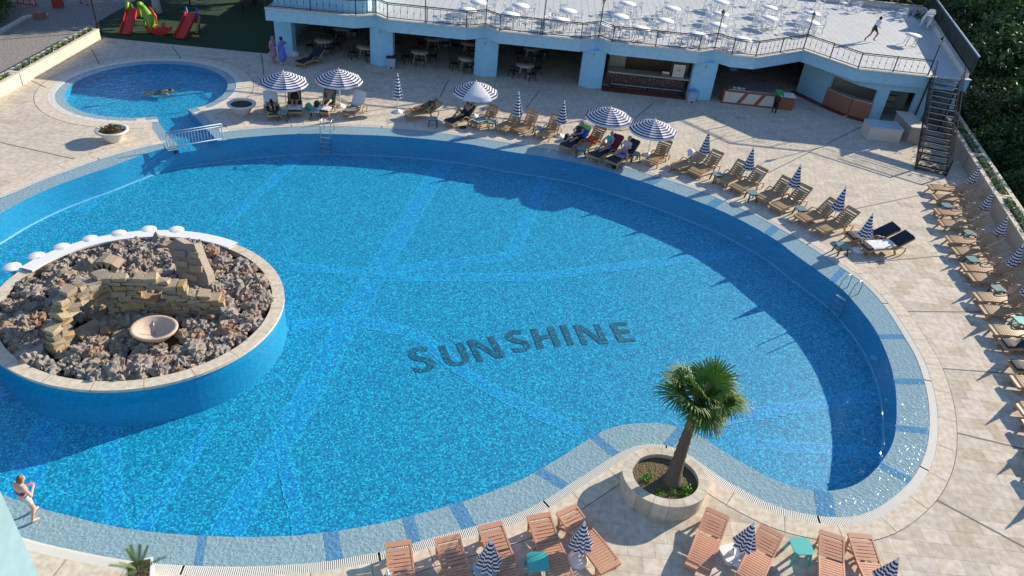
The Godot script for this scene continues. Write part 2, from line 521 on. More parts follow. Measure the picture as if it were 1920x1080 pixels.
func grounds():
	var e = S()
	quad(e, Vector3(-400, -2.2, -450), Vector3(400, -2.2, -450), Vector3(400, -2.2, 200), Vector3(-400, -2.2, 200))
	struct(put("ground", e, M.earth))
	var cut = holes.duplicate()
	cut.append(PackedVector2Array([Vector2(-40, -70), Vector2(-17.7, -70), Vector2(-17.7, -48.25), Vector2(-40, -47.75)]))
	cut.append(PackedVector2Array([Vector2(deck_right(-70), -70), Vector2(60, -70), Vector2(60, 10), Vector2(deck_right(10), 10)]))
	var deck = setting("pool_deck")
	var base = S()
	var x = -28.4
	while x < 32:
		var z = -65.5
		while z < 4:
			for p in clipped(PackedVector2Array([Vector2(x, z), Vector2(x + 2.5, z), Vector2(x + 2.5, z + 2.5), Vector2(x, z + 2.5)]), cut):
				flat_poly(base, p, -0.012)
			z += 2.5
		x += 2.5
	put("joint_bed", base, M.grout, deck)
	# one stone slab: chamfered top
	var tm = []
	for k in 6:
		var t = S()
		var a = Vector2(0.3735, 0.2485)
		var c = Vector2(0.3715, 0.2465)
		quad(t, Vector3(-c.x, 0, -c.y), Vector3(c.x, 0, -c.y), Vector3(c.x, 0, c.y), Vector3(-c.x, 0, c.y))
		for q in [[-1, -1, 1, -1], [1, -1, 1, 1], [1, 1, -1, 1], [-1, 1, -1, -1]]:
			quad(t, Vector3(a.x * q[0], -0.011, a.y * q[1]), Vector3(a.x * q[2], -0.011, a.y * q[3]), Vector3(c.x * q[2], 0, c.y * q[3]), Vector3(c.x * q[0], 0, c.y * q[1]))
		tm.append(mesh_of(t, M["travertine_%d" % k]))
	var near = []
	var rest = S()
	var row = 0
	var z = -65.0
	while z < 2:
		x = -28.4 - 0.375 * (row % 2)
		while x < 31:
			var whole = PackedVector2Array([Vector2(x, z), Vector2(x + 0.747, z), Vector2(x + 0.747, z + 0.497), Vector2(x, z + 0.497)])
			var ps = clipped(whole, cut)
			var tone = rng.randf_range(0.9, 1.06)
			if rng.randf() < 0.06:
				tone *= 0.86
			var warm = rng.randf_range(-0.03, 0.03)
			if ps.size() == 1 and ps[0].size() == 4 and ps[0] == whole:
				var c = Vector3(x + 0.3735, 0, z + 0.2485)
				var q = pix(c)
				if q.x > 0 and q.x < 1920 and q.y > 0 and q.y < 1080:
					near.append([c.distance_squared_to(Vector3(0, EYE, 0)), c, tone, warm])
				else:
					rest.set_color(Color(tone, tone * (1 - warm * 0.5), tone * (1 - warm)))
					flat_poly(rest, whole, 0.0)
			else:
				rest.set_color(Color(tone, tone * (1 - warm * 0.5), tone * (1 - warm)))
				for p in ps:
					flat_poly(rest, p, 0.0)
			x += 0.75
		z += 0.5
		row += 1
	near.sort_custom(func(a, b): return a[0] < b[0])
	for i in near.size():
		var c = near[i][1]
		if i < 300:
			var o = inst("paving_slab", tm[rng.randi() % 6], deck)
			o.position = c
		else:
			rest.set_color(Color(near[i][2], near[i][2] * (1 - near[i][3] * 0.5), near[i][2] * (1 - near[i][3])))
			flat_poly(rest, PackedVector2Array([Vector2(c.x - 0.3735, c.z - 0.2485), Vector2(c.x + 0.3735, c.z - 0.2485), Vector2(c.x + 0.3735, c.z + 0.2485), Vector2(c.x - 0.3735, c.z + 0.2485)]), 0.0)
	stuff(put("paving", rest, M.travertine, deck))
	var js = [[1700, 584, 1835, 585], [1765, 691, 1920, 702], [1787, 810, 1920, 842], [1750, 934, 1990, 1063], [1440, 324, 1535, 277], [1602, 392, 1735, 364], [1600, 495, 1775, 479], [1327, 267, 1360, 254], [1190, 222, 1227, 192], [1550, 270, 1620, 235], [825, 182, 841, 150], [490, 102, 495, 142], [171, 91, 187, 121], [322, 86, 339, 110], [56, 150, 86, 164], [0, 267, 143, 299], [986, 202, 1012, 170], [1563, 1004, 1640, 1060], [1225, 336, 1290, 305], [668, 150, 660, 200], [1490, 345, 1440, 375]]
	for j in js:
		var s = S()
		strip(s, G2(j[0], j[1]), G2(j[2], j[3]), 0.07, 0.004)
		put("expansion_joint", s, M.joint, deck)

func clipped(poly, cut) -> Array:
	var out = [poly]
	var c = (poly[0] + poly[2]) / 2
	var r = poly[0].distance_to(poly[2])
	for h in cut:
		var inside = 0
		for p in poly:
			if Geometry2D.is_point_in_polygon(p, h):
				inside += 1
		if inside == poly.size() and r < 2:
			return []
		if inside == 0 and r < 2:
			continue
		var next = []
		for p in out:
			for q in Geometry2D.clip_polygons(p, h):
				if not Geometry2D.is_polygon_clockwise(q) or true:
					next.append(q)
		out = next
	var good = []
	for p in out:
		if p.size() >= 3:
			good.append(p)
	return good

func pools():
	# main basin
	var basin = setting("pool_basin")
	var s = S()
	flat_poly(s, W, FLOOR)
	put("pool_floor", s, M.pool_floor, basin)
	s = S()
	for i in W.size():
		var a = W[i]
		var b = W[(i + 1) % W.size()]
		var top = -0.42 if Geometry2D.is_point_in_polygon((a + b) / 2, CH) else -0.03
		quad(s, Vector3(a.x, FLOOR, a.y), Vector3(b.x, FLOOR, b.y), Vector3(b.x, top, b.y), Vector3(a.x, top, a.y))
	put("pool_wall", s, M.pool_wall, basin)
	s = S()
	var ins = grow(W, -0.05)
	ring(s, ins, W, FLOOR + 0.005, FLOOR + 0.06)
	put("floor_line", s, M.floor_line, basin)
	var lift = 0.0
	var bi = 0
	# darker mosaic bands on the floor with pale edge lines
	for d in [[[838, 296], [700, 520], [560, 770], [422, 1003], 0.85], [[1030, 322], [960, 480], [700, 510], [540, 500], 0.5], [[545, 610], [660, 600], [780, 625], [900, 720], [1090, 812], 0.5], [[700, 520], [1000, 520], [1200, 495], [1460, 468], 0.5], [[200, 785], [218, 985], 0.45], [[100, 780], [32, 935], 0.9], [[590, 268], [420, 420], 0.45], [[1330, 790], [1668, 735], 0.5], [[1380, 830], [1655, 850], 0.4], [[400, 790], [268, 992], 0.35], [[260, 305], [150, 400], 0.5], [[520, 800], [565, 1000], 0.35]]:
		var w = d[-1]
		lift = 0.003 + 0.002 * (bi % 4)
		bi += 1
		var m = S()
		var e = S()
		for k in d.size() - 2:
			var p0 = G2(d[k][0], d[k][1], FLOOR)
			var p1 = G2(d[k + 1][0], d[k + 1][1], FLOOR)
			var u = (p1 - p0).normalized()
			var n = Vector2(-u.y, u.x)
			var len = p0.distance_to(p1)
			var at = 0.0
			var y = FLOOR + lift + 0.001 * (k % 2)
			while at < len:
				var step = minf(rng.randf_range(0.1, 0.3), len - at)
				if step < 0.01:
					break
				var l = w / 2 + rng.randf_range(-0.05, 0.05)
				var q = w / 2 + rng.randf_range(-0.05, 0.05)
				var o = p0 + u * at
				var f = p0 + u * (at + step)
				flat_poly(m, PackedVector2Array([o - n * l, f - n * l, f + n * q, o + n * q]), y)
				flat_poly(e, PackedVector2Array([o + n * q, f + n * q, f + n * (q + 0.06), o + n * (q + 0.06)]), y)
				flat_poly(e, PackedVector2Array([o - n * (l + 0.06), f - n * (l + 0.06), f - n * l, o - n * l]), y)
				at += step
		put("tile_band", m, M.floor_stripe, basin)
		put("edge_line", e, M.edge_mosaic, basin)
	# SUNSHINE laid in dark mosaic
	var font = SystemFont.new()
	font.font_names = PackedStringArray(["Droid Sans"])
	font.font_weight = 700
	var cs = [[791, 674, 1.08], [850, 663, 1.0], [911, 654, 1.02], [971, 640, 1.0], [1023, 633, 1.0], [1063, 628, 0.95], [1108, 627, 1.0], [1167, 623, 0.98]]
	for i in 8:
		var p = G2(cs[i][0], cs[i][1], FLOOR)
		var q0 = G2(cs[max(i - 1, 0)][0], cs[max(i - 1, 0)][1], FLOOR)
		var q1 = G2(cs[min(i + 1, 7)][0], cs[min(i + 1, 7)][1], FLOOR)
		var bx = (q1 - q0).normalized()
		var up = Vector2(-0.34, -1.19).normalized()
		if bx.dot(up) > 0.1:
			up = (up - bx * bx.dot(up)).normalized()
		var tm = TextMesh.new()
		tm.text = "SUNSHINE"[i]
		tm.font = font
		tm.font_size = 64
		tm.pixel_size = 0.027
		tm.depth = 0.012
		var h = 1.26 * cs[i][2]
		var k = h / (64 * 0.027 * 0.72)
		var l = S()
		var fat = 1.02
		l.append_from(tm, 0, Transform3D(Basis(Vector3(bx.x, 0, bx.y) * k * fat, Vector3(up.x, 0, up.y) * k, Vector3(0, 0.3, 0)), Vector3(p.x, FLOOR + 0.016, p.y)))
		if i == 5:
			l = S()
			slab(l, PackedVector2Array([p - bx * 0.13 - up * 0.63, p + bx * 0.13 - up * 0.63, p + bx * 0.13 + up * 0.63, p - bx * 0.13 + up * 0.63]), FLOOR + 0.013, FLOOR + 0.018)
			l.generate_normals()
		var me = l.commit()
		me.surface_set_material(0, M.letter)
		var c = me.get_aabb().get_center()
		var o = inst("letter", me, basin)
		o.position = Vector3(p.x - c.x, 0, p.y - c.z)
	# round inlets and lamps in the wall and floor
	for q in [[305, 301, -0.5], [689, 268, -0.45], [1059, 318, -0.5], [1407, 445, -0.5], [1640, 671, -0.5], [1583, 687, FLOOR], [1612, 791, FLOOR], [1608, 850, FLOOR]]:
		var l = S(true)
		var p = G(q[0], q[1], q[2])
		lathe(l, [Vector2(0, 0.02), Vector2(0.13, 0.02), Vector2(0.17, 0.0)], 16, p)
		put("inlet_cover", l, M.floor_line, basin)
	# shelf with its stripes
	var shelf = setting("pool_shelf")
	s = S()
	ring(s, W, B, -0.03, -0.012, CH)
	put("shelf_mosaic", s, M.shelf, shelf)
	for q in [[1545, 922, 1550, 968, 0.55], [855, 945, 880, 989, 0.4], [765, 968, 778, 1017, 0.32], [620, 998, 628, 1050, 0.4], [1280, 803, 1252, 836, 0.3], [1115, 818, 1155, 852, 0.3], [1650, 630, 1697, 631, 0.28], [1675, 713, 1733, 715, 0.3], [1678, 800, 1741, 808, 0.3], [1650, 870, 1705, 900, 0.3], [1215, 345, 1235, 333, 0.5], [1330, 388, 1350, 374, 0.5], [850, 265, 865, 255, 0.5], [1438, 439, 1455, 425, 0.4], [380, 1004, 372, 1059, 0.2], [1010, 881, 1060, 911, 0.3], [1560, 527, 1580, 505, 0.3]]:
		var l = S()
		var a0 = nearest_on(W, G2(q[0], q[1]))
		var b0 = nearest_on(B, G2(q[2], q[3]))
		var nn = (b0 - a0).normalized()
		nn = Vector2(-nn.y, nn.x) * q[4] / 2
		quad(l, Vector3(a0.x - nn.x, -0.026, a0.y - nn.y), Vector3(b0.x - nn.x, -0.008, b0.y - nn.y), Vector3(b0.x + nn.x, -0.008, b0.y + nn.y), Vector3(a0.x + nn.x, -0.026, a0.y + nn.y))
		put("shelf_stripe", l, M.shelf_stripe, shelf)
	# small pool basin
	var sb = setting("small_pool_basin")
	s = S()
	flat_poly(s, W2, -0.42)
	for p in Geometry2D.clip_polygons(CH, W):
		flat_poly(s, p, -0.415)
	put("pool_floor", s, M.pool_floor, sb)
	s = S()
	for i in W2.size():
		var a = W2[i]
		var b = W2[(i + 1) % W2.size()]
		if not Geometry2D.is_point_in_polygon((a + b) / 2, CH):
			quad(s, Vector3(a.x, -0.42, a.y), Vector3(b.x, -0.42, b.y), Vector3(b.x, -0.03, b.y), Vector3(a.x, -0.03, a.y))
	for k in [[1, 2], [5, 6]]:
		wall_poly(s, [CH[k[0]], CH[k[1]]], -0.42, -0.03, false)
	put("pool_wall", s, M.pool_wall, sb)
	s = S()
	ring(s, W2, B2, -0.03, -0.012, CH)
	put("shelf_mosaic", s, M.shelf, sb)
	for k in [[1, 2, 1.0], [6, 5, -1.0]]:
		s = S()
		var d = (CH[k[1]] - CH[k[0]]).normalized()
		var n = Vector2(-d.y, d.x) * k[2]
		var a0 = CH[k[0]] - d * 0.25
		var b0 = CH[k[1]]
		flat_poly(s, PackedVector2Array([a0, b0, b0 + n * 0.5, a0 + n * 0.5]), -0.008)
		put("channel_shelf", s, M.shelf, sb)
		s = S()
		var b1 = b0 - d * 0.95
		flat_poly(s, PackedVector2Array([a0 + n * 0.5, b1 + n * 0.5, b1 + n * 0.95, a0 + n * 0.95]), -0.002)
		put("channel_coping", s, M.coping, sb)
	var B2w = grow(B2, 0.35)
	s = S()
	ring(s, B2, B2w, 0.004, 0.004, CH)
	for i in B2.size():
		if not Geometry2D.is_point_in_polygon((B2[i] + B2[(i + 1) % B2.size()]) / 2, grow(CH, 0.5)):
			wall_poly(s, [B2[i], B2[(i + 1) % B2.size()]], -0.05, 0.004, false)
	put("white_coping", s, M.white_stone, sb)
	s = S()
	ring(s, B2w, grow(C2, -0.03), 0.0, 0.0, grow(CH, 0.5))
	put("outer_coping", s, M.coping, sb)
	s = S()
	ring(s, grow(C2, -0.06), C2, -0.01, -0.01, grow(CH, 0.5))
	put("coping_groove", s, M.joint, sb)
	# water
	s = S()
	for p in Geometry2D.merge_polygons(W, CH):
		if p.size() > 50:
			for q in Geometry2D.merge_polygons(p, W2):
				if q.size() > 100:
					flat_poly(s, q, WATER)
	struct(put("pool_water", s, M.water))
	# grating round the overflow gutter
	var gr = setting("gutter_grating")
	s = S()
	ring(s, B, GT, -0.10, -0.10, CH)
	put("gutter_channel", s, M.gutter, gr)
	var out = PackedVector2Array()
	for p in B:
		out.append(nearest_on(GT, p))
	var sec = S()
	var used = 0
	for i in B.size():
		var j = (i + 1) % B.size()
		if Geometry2D.is_point_in_polygon(B[i], grow(CH, 0.4)):
			continue
		for k in 6:
			if i % 16 == 0 and k == 0:
				continue
			var a = B[i].lerp(B[j], k / 6.0)
			var b = out[i].lerp(out[j], k / 6.0)
			var a2 = B[i].lerp(B[j], (k + 0.62) / 6.0)
			var b2 = out[i].lerp(out[j], (k + 0.62) / 6.0)
			quad(sec, Vector3(a.x, 0, a.y), Vector3(b.x, 0, b.y), Vector3(b2.x, 0, b2.y), Vector3(a2.x, 0, a2.y))
			quad(sec, Vector3(a.x, 0, a.y), Vector3(b.x, 0, b.y), Vector3(b.x, -0.03, b.y), Vector3(a.x, -0.03, a.y))
		used += 1
		if i % 4 == 3:
			put("grate_section", sec, M.grate, gr)
			sec = S()
			used = 0
	if used > 0:
		put("grate_section", sec, M.grate, gr)
	# stone coping in curved segments
	var cp = setting("pool_coping")
	var gi = PackedVector2Array()
	for p in GT:
		gi.append(nearest_on(CO, p))
	var k0 = 0
	while k0 < GT.size():
		var seg = S()
		var any = false
		for i in range(k0, min(k0 + 5, GT.size())):
			var j = (i + 1) % GT.size()
			if Geometry2D.is_point_in_polygon(GT[i], grow(CH, 0.9)):
				continue
			any = true
			var f = 0.96 if i == k0 else 1.0
			var a = GT[i]
			var b = GT[j]
			if i == k0 + 4:
				b = a.lerp(b, 0.95)
			var c = gi[j] if i != k0 + 4 else gi[i].lerp(gi[j], 0.95)
			var d = gi[i]
			c = c.lerp(b, 0.03)
			d = d.lerp(a, 0.03)
			quad(seg, Vector3(a.x, 0.006, a.y), Vector3(b.x, 0.006, b.y), Vector3(c.x, 0.006, c.y), Vector3(d.x, 0.006, d.y))
			quad(seg, Vector3(a.x, -0.1, a.y), Vector3(b.x, -0.1, b.y), Vector3(b.x, 0.006, b.y), Vector3(a.x, 0.006, a.y))
		if any:
			put("coping_stone", seg, M.coping, cp)
		k0 += 5
	s = S()
	ring(s, GT, CO, -0.012, -0.012, CH)
	put("coping_bed", s, M.joint, cp)

const TE = [[-17.2, -47.2], [-11.57, -47.5], [-10.44, -48.25], [-9.57, -47.5], [-4.6, -47.55], [-3.45, -48.35], [-2.48, -47.55], [2.64, -47.6], [3.8, -48.55], [4.64, -47.7], [10.1, -47.75], [11.26, -48.6], [12.22, -47.8], [13.74, -47.8], [17.48, -50.6], [20.18, -47.65], [24.6, -47.65], [27.4, -47.9]]

func vpoly(a) -> PackedVector2Array:
	var o = PackedVector2Array()
	for p in a:
		o.append(Vector2(p[0], p[1]))
	return o

func building():
	var b = thing("poolside_restaurant", "pale blue restaurant block with a zigzag roof terrace on thick pillars", "building", Vector3.ZERO)
	var edge = TE.duplicate()
	edge.append_array([[31.5, -66.0], [-17.2, -66.0]])
	var poly = vpoly(edge)
	var s = S()
	wall_poly(s, poly, 2.5, TER - 0.01)
	put("fascia", s, M.blue_paint, b)
	s = S()
	flat_poly(s, poly, 2.52)
	put("ceiling", s, M.ceiling, b)
	s = S()
	flat_poly(s, poly, TER - 0.012)
	put("terrace_bed", s, M.terrace_grout, b)
	s = S()
	var inner = Geometry2D.offset_polygon(poly, -0.16)[0]
	var x = -17.2
	while x < 32:
		var z = -66.0
		while z < -47:
			for p in Geometry2D.intersect_polygons(PackedVector2Array([Vector2(x, z), Vector2(x + 0.485, z), Vector2(x + 0.485, z + 0.485), Vector2(x, z + 0.485)]), inner):
				var t = rng.randf_range(0.93, 1.05)
				s.set_color(Color(t, t, t * rng.randf_range(0.98, 1.02)))
				flat_poly(s, p, TER)
			z += 0.5
		x += 0.5
	stuff(put("terrace_tiles", s, M.terrace_tile, b))
	for i in TE.size() - 1:
		var a = Vector2(TE[i][0], TE[i][1])
		var c = Vector2(TE[i + 1][0], TE[i + 1][1])
		s = S()
		bar(s, Vector3(a.x, TER + 0.02, a.y), Vector3(c.x, TER + 0.02, c.y), 0.26, 0.06)
		put("edge_kerb", s, M.white_stone, b)
	# pillars
	for p in [[-16.55, -48.3, 0], [-10.1, -48.0, 1], [-3.25, -48.05, 1], [3.72, -47.98, 1], [10.95, -48.0, 1]]:
		s = S()
		if p[2] == 0:
			slab(s, vpoly([[p[0] - 0.55, p[1] - 0.8], [p[0] + 0.55, p[1] - 0.8], [p[0] + 0.55, p[1]], [p[0] - 0.55, p[1]]]), 0.0, 2.51)
		else:
			slab(s, vpoly([[p[0] - 0.78, p[1] - 0.95], [p[0] + 0.72, p[1] - 0.95], [p[0] + 0.72, p[1] - 0.3], [p[0] - 0.1, p[1] + 0.02], [p[0] - 0.78, p[1] - 0.35]]), 0.0, 2.51)
			var k = S()
			slab(k, vpoly([[p[0] - 0.82, p[1] - 1.0], [p[0] + 0.76, p[1] - 1.0], [p[0] + 0.76, p[1] - 0.27], [p[0] - 0.1, p[1] + 0.06], [p[0] - 0.82, p[1] - 0.33]]), 0.005, 0.07)
			put("pillar_foot", k, M.pale_stone, b)
		put("pillar", s, M.pillar_paint, b)
		var l = S()
		box(l, Vector3(p[0] - 0.1, 2.3, p[1] + 0.07), Vector3(0.09, 0.2, 0.09))
		put("wall_lamp", l, M.pale_stone, b)
	for p in [[-13.5, -54.2], [-6.6, -54.2], [0.3, -54.2], [7.5, -55.5], [14.5, -55.5]]:
		s = S()
		box(s, Vector3(p[0], 1.25, p[1]), Vector3(0.6, 2.54, 0.6))
		put("inner_column", s, M.blue_paint, b)
	s = S()
	box(s, Vector3(6.5, 1.25, -64.5), Vector3(47.0, 2.52, 0.3))
	put("back_wall", s, M.interior_wall, b)
	s = S()
	box(s, Vector3(-17.0, 1.25, -57.2), Vector3(0.3, 2.5, 14.4))
	put("end_wall", s, M.blue_paint, b)
	s = S()
	box(s, Vector3(27.2, 1.25, -56.4), Vector3(0.3, 2.52, 16.0))
	put("end_wall", s, M.blue_paint, b)
	# serving hatch on the right, angled round the recess
	var hw = [[18.4, -52.2], [19.69, -50.04], [20.92, -48.46], [22.0, -47.85], [22.75, -47.85]]
	for i in 4:
		var a = Vector2(hw[i][0], hw[i][1])
		var c = Vector2(hw[i + 1][0], hw[i + 1][1])
		var n = (c - a).normalized()
		n = Vector2(n.y, -n.x) * 0.12
		var w = S()
		if i == 0 or i == 3:
			bar(w, Vector3(a.x + n.x, 1.25, a.y + n.y), Vector3(c.x + n.x, 1.25, c.y + n.y), 0.24, 2.51)
			put("wall_panel", w, M.blue_paint, b)
		else:
			bar(w, Vector3(a.x, 0.55, a.y), Vector3(c.x, 0.55, c.y), 0.22, 1.08)
			put("counter_front", w, M.brick_panel, b)
			w = S()
			bar(w, Vector3(a.x + n.x, 1.12, a.y + n.y), Vector3(c.x + n.x, 1.12, c.y + n.y), 0.6, 0.06)
			put("counter_ledge", w, M.pale_stone, b)
			w = S()
			bar(w, Vector3(a.x + n.x, 2.25, a.y + n.y), Vector3(c.x + n.x, 2.25, c.y + n.y), 0.24, 0.5)
			put("lintel", w, M.blue_paint, b)
		w = S()
		bar(w, Vector3(a.x - n.x * 3.2, 0.012, a.y - n.y * 3.2), Vector3(c.x - n.x * 3.2, 0.012, c.y - n.y * 3.2), 0.55, 0.02)
		put("red_floor_edge", w, M.red_floor, b)
	s = S()
	box(s, Vector3(23.6, 2.3, -47.95), Vector3(1.75, 0.42, 0.24))
	put("lintel", s, M.blue_paint, b)
	s = S()
	box(s, Vector3(24.9, 1.25, -47.95), Vector3(0.9, 2.51, 0.24))
	put("wall_panel", s, M.blue_paint, b)
	s = S()
	box(s, Vector3(22.5, 1.2, -51.0), Vector3(6.0, 2.4, 0.2))
	put("kitchen_back", s, M.interior_wall, b)
	for k in 4:
		s = S()
		box(s, Vector3(23.35, 0.55 + 0.45 * k, -49.0), Vector3(0.85, 0.05, 0.5))
		put("kitchen_shelf", s, M.bar_wood, b)
		s = S()
		box(s, Vector3(23.35, 0.75 + 0.45 * k, -49.1), Vector3(0.8, 0.3, 0.3))
		put("shelf_boxes", s, M.glass_shelf, b)
	# upper room at the left end
	s = S()
	box(s, Vector3(-14.1, TER + 1.05, -48.6), Vector3(5.9, 2.1, 0.25))
	box(s, Vector3(-11.2, TER + 1.05, -52.5), Vector3(0.25, 2.1, 7.5))
	box(s, Vector3(-17.0, TER + 1.05, -52.5), Vector3(0.25, 2.1, 7.5))
	put("upper_wall", s, M.blue_paint, b)
	s = S()
	box(s, Vector3(-14.0, TER + 2.2, -52.6), Vector3(7.0, 0.2, 8.6))
	put("upper_roof", s, M.awning, b)
	s = S()
	box(s, Vector3(-10.7, TER + 1.1, -49.0), Vector3(0.3, 2.2, 0.12))
	put("curtain", s, M.white_cloth, b)
	# drinks bar between two pillars
	var d = thing("drinks_bar", "long bar counter with pale top and dark marbled front under the terrace", "bar counter", Vector3(7.5, 0, -49.2))
	s = S()
	box(s, Vector3(0, 0.53, 0), Vector3(4.95, 1.04, 0.3))
	put("marble_front", s, M.marble, d)
	s = S()
	box(s, Vector3(0, 1.09, 0.1), Vector3(5.4, 0.09, 0.95))
	put("counter_top", s, M.pale_stone, d)
	for k in [-2.1, 2.15]:
		s = S()
		box(s, Vector3(k, 1.25, -1.0), Vector3(1.1, 2.5, 0.25))
		put("side_panel", s, M.pale_stone, d)
	s = S()
	box(s, Vector3(0, 1.25, -2.2), Vector3(5.2, 2.5, 0.1))
	put("back_panel", s, M.bar_wood, d)
	s = S()
	tube(s, [Vector3(-2.4, 0.3, 0.5), Vector3(2.4, 0.3, 0.5)], 0.04, 8)
	put("foot_rail", s, M.chrome, d)
	for k in [-2.3, 0.0, 2.3]:
		s = S()
		box(s, Vector3(k, 0.15, 0.5), Vector3(0.1, 0.3, 0.1))
		put("rail_post", s, M.iron, d)
	s = S()
	box(s, Vector3(0.1, 0.013, 0.75), Vector3(6.3, 0.018, 1.0))
	put("red_floor", s, M.red_floor, d)
	var t = thing("display_cabinet", "glass-fronted display box with a pale picture on the bar", "display", Vector3(9.35, 1.137, -49.0))
	s = S()
	box(s, Vector3(0, 0.42, 0), Vector3(0.75, 0.84, 0.4))
	put("case", s, M.steel, t)
	s = S()
	box(s, Vector3(0, 0.5, 0.205), Vector3(0.62, 0.55, 0.012))
	put("picture", s, M.poster, t)
	s = S()
	slab(s, vpoly([[-0.22, 0.0], [-0.1, 0.08], [0.02, 0.05], [0.12, 0.16], [0.05, 0.2], [-0.08, 0.15]]), 0.0, 0.006)
	var pr = put("picture_print", s, M.poster_print, t)
	pr.rotation.x = PI / 2
	pr.position = Vector3(0, 0.6, 0.213)
	t = thing("cup_tray", "small red tray of white cups on the bar counter", "tray", Vector3(8.55, 1.137, -48.95))
	s = S()
	box(s, Vector3(0, 0.06, 0), Vector3(0.55, 0.12, 0.35))
	put("tray", s, M.wood_red, t)
	for k in 6:
		s = S(true)
		lathe(s, [Vector2(0.035, 0.12), Vector2(0.05, 0.26)], 8, Vector3(-0.2 + 0.08 * k, 0, 0.03 * (k % 2)))
		put("cup", s, M.white_plastic, t)
	# buffet counter
	d = thing("buffet_counter", "reddish wooden buffet counter with three slanted white panels", "counter", Vector3(12.4, 0, -48.1))
	s = S()
	box(s, Vector3(1.75, 0.45, -0.45), Vector3(3.5, 0.9, 0.9))
	put("cabinet", s, M.wood_red, d)
	for k in 3:
		s = S()
		var x0 = 0.1 + k * 1.14
		var pts = [Vector3(x0 + (0.0 if k == 0 else 0.0), 0.12, 0.006), Vector3(x0 + 0.85, 0.12, 0.006), Vector3(x0 + (1.25 if k < 2 else 0.98), 0.8, 0.006), Vector3(x0 + (0.0 if k == 0 else 0.4), 0.8, 0.006)]
		if k == 2:
			pts[1] = Vector3(x0 + 0.98, 0.12, 0.006)
		quad(s, pts[0], pts[1], pts[2], pts[3])
		for q in 4:
			var u = pts[q]
			var v = pts[(q + 1) % 4]
			quad(s, u, v, v - Vector3(0, 0, 0.02), u - Vector3(0, 0, 0.02))
		put("slanted_panel", s, M.panel_white, d)
	s = S()
	box(s, Vector3(1.9, 0.93, -0.5), Vector3(3.2, 0.06, 0.8))
	put("steel_top", s, M.steel, d)
	s = S()
	box(s, Vector3(4.15, 0.43, -0.35), Vector3(1.05, 0.86, 0.8))
	put("side_cabinet", s, M.wood_red, d)
	s = S()
	box(s, Vector3(4.15, 0.89, -0.35), Vector3(1.1, 0.05, 0.85))
	put("side_top", s, M.white_plastic, d)
	t = thing("dish_stack", "white dishes stacked on the steel buffet top", "dishes", Vector3(13.1, 0.96, -48.5))
	for k in 5:
		s = S(true)
		lathe(s, [Vector2(0.06, 0.0), Vector2(0.14, 0.05), Vector2(0.13, 0.05), Vector2(0.0, 0.02)], 12, Vector3((k % 3) * 0.3, 0.02 * (k / 3), 0.15 * (k % 2)))
		put("dish", s, M.white_plastic, t)
	# chest and low wall by the stairs
	t = thing("chest_freezer", "white chest with pale blue lid standing on the deck below the terrace", "freezer", Vector3(21.8, 0, -45.0))
	s = S()
	box(s, Vector3(0, 0.4, 0), Vector3(2.0, 0.8, 1.25))
	put("cabinet", s, M.panel_white, t)
	s = S()
	box(s, Vector3(0, 0.83, 0), Vector3(2.04, 0.07, 1.3))
	put("lid", s, M.pale_blue_plastic, t)
	t = thing("low_wall", "short cream wall with a stone cap beside the black stairs", "wall", Vector3(23.75, 0, -45.8))
	s = S()
	box(s, Vector3(0, 0.5, 0), Vector3(0.9, 1.0, 2.6))
	put("wall_body", s, M.pale_stone, t)
	s = S()
	box(s, Vector3(0, 1.03, 0), Vector3(1.0, 0.06, 2.7))
	put("cap", s, M.white_stone, t)
	railing()
	stairs()

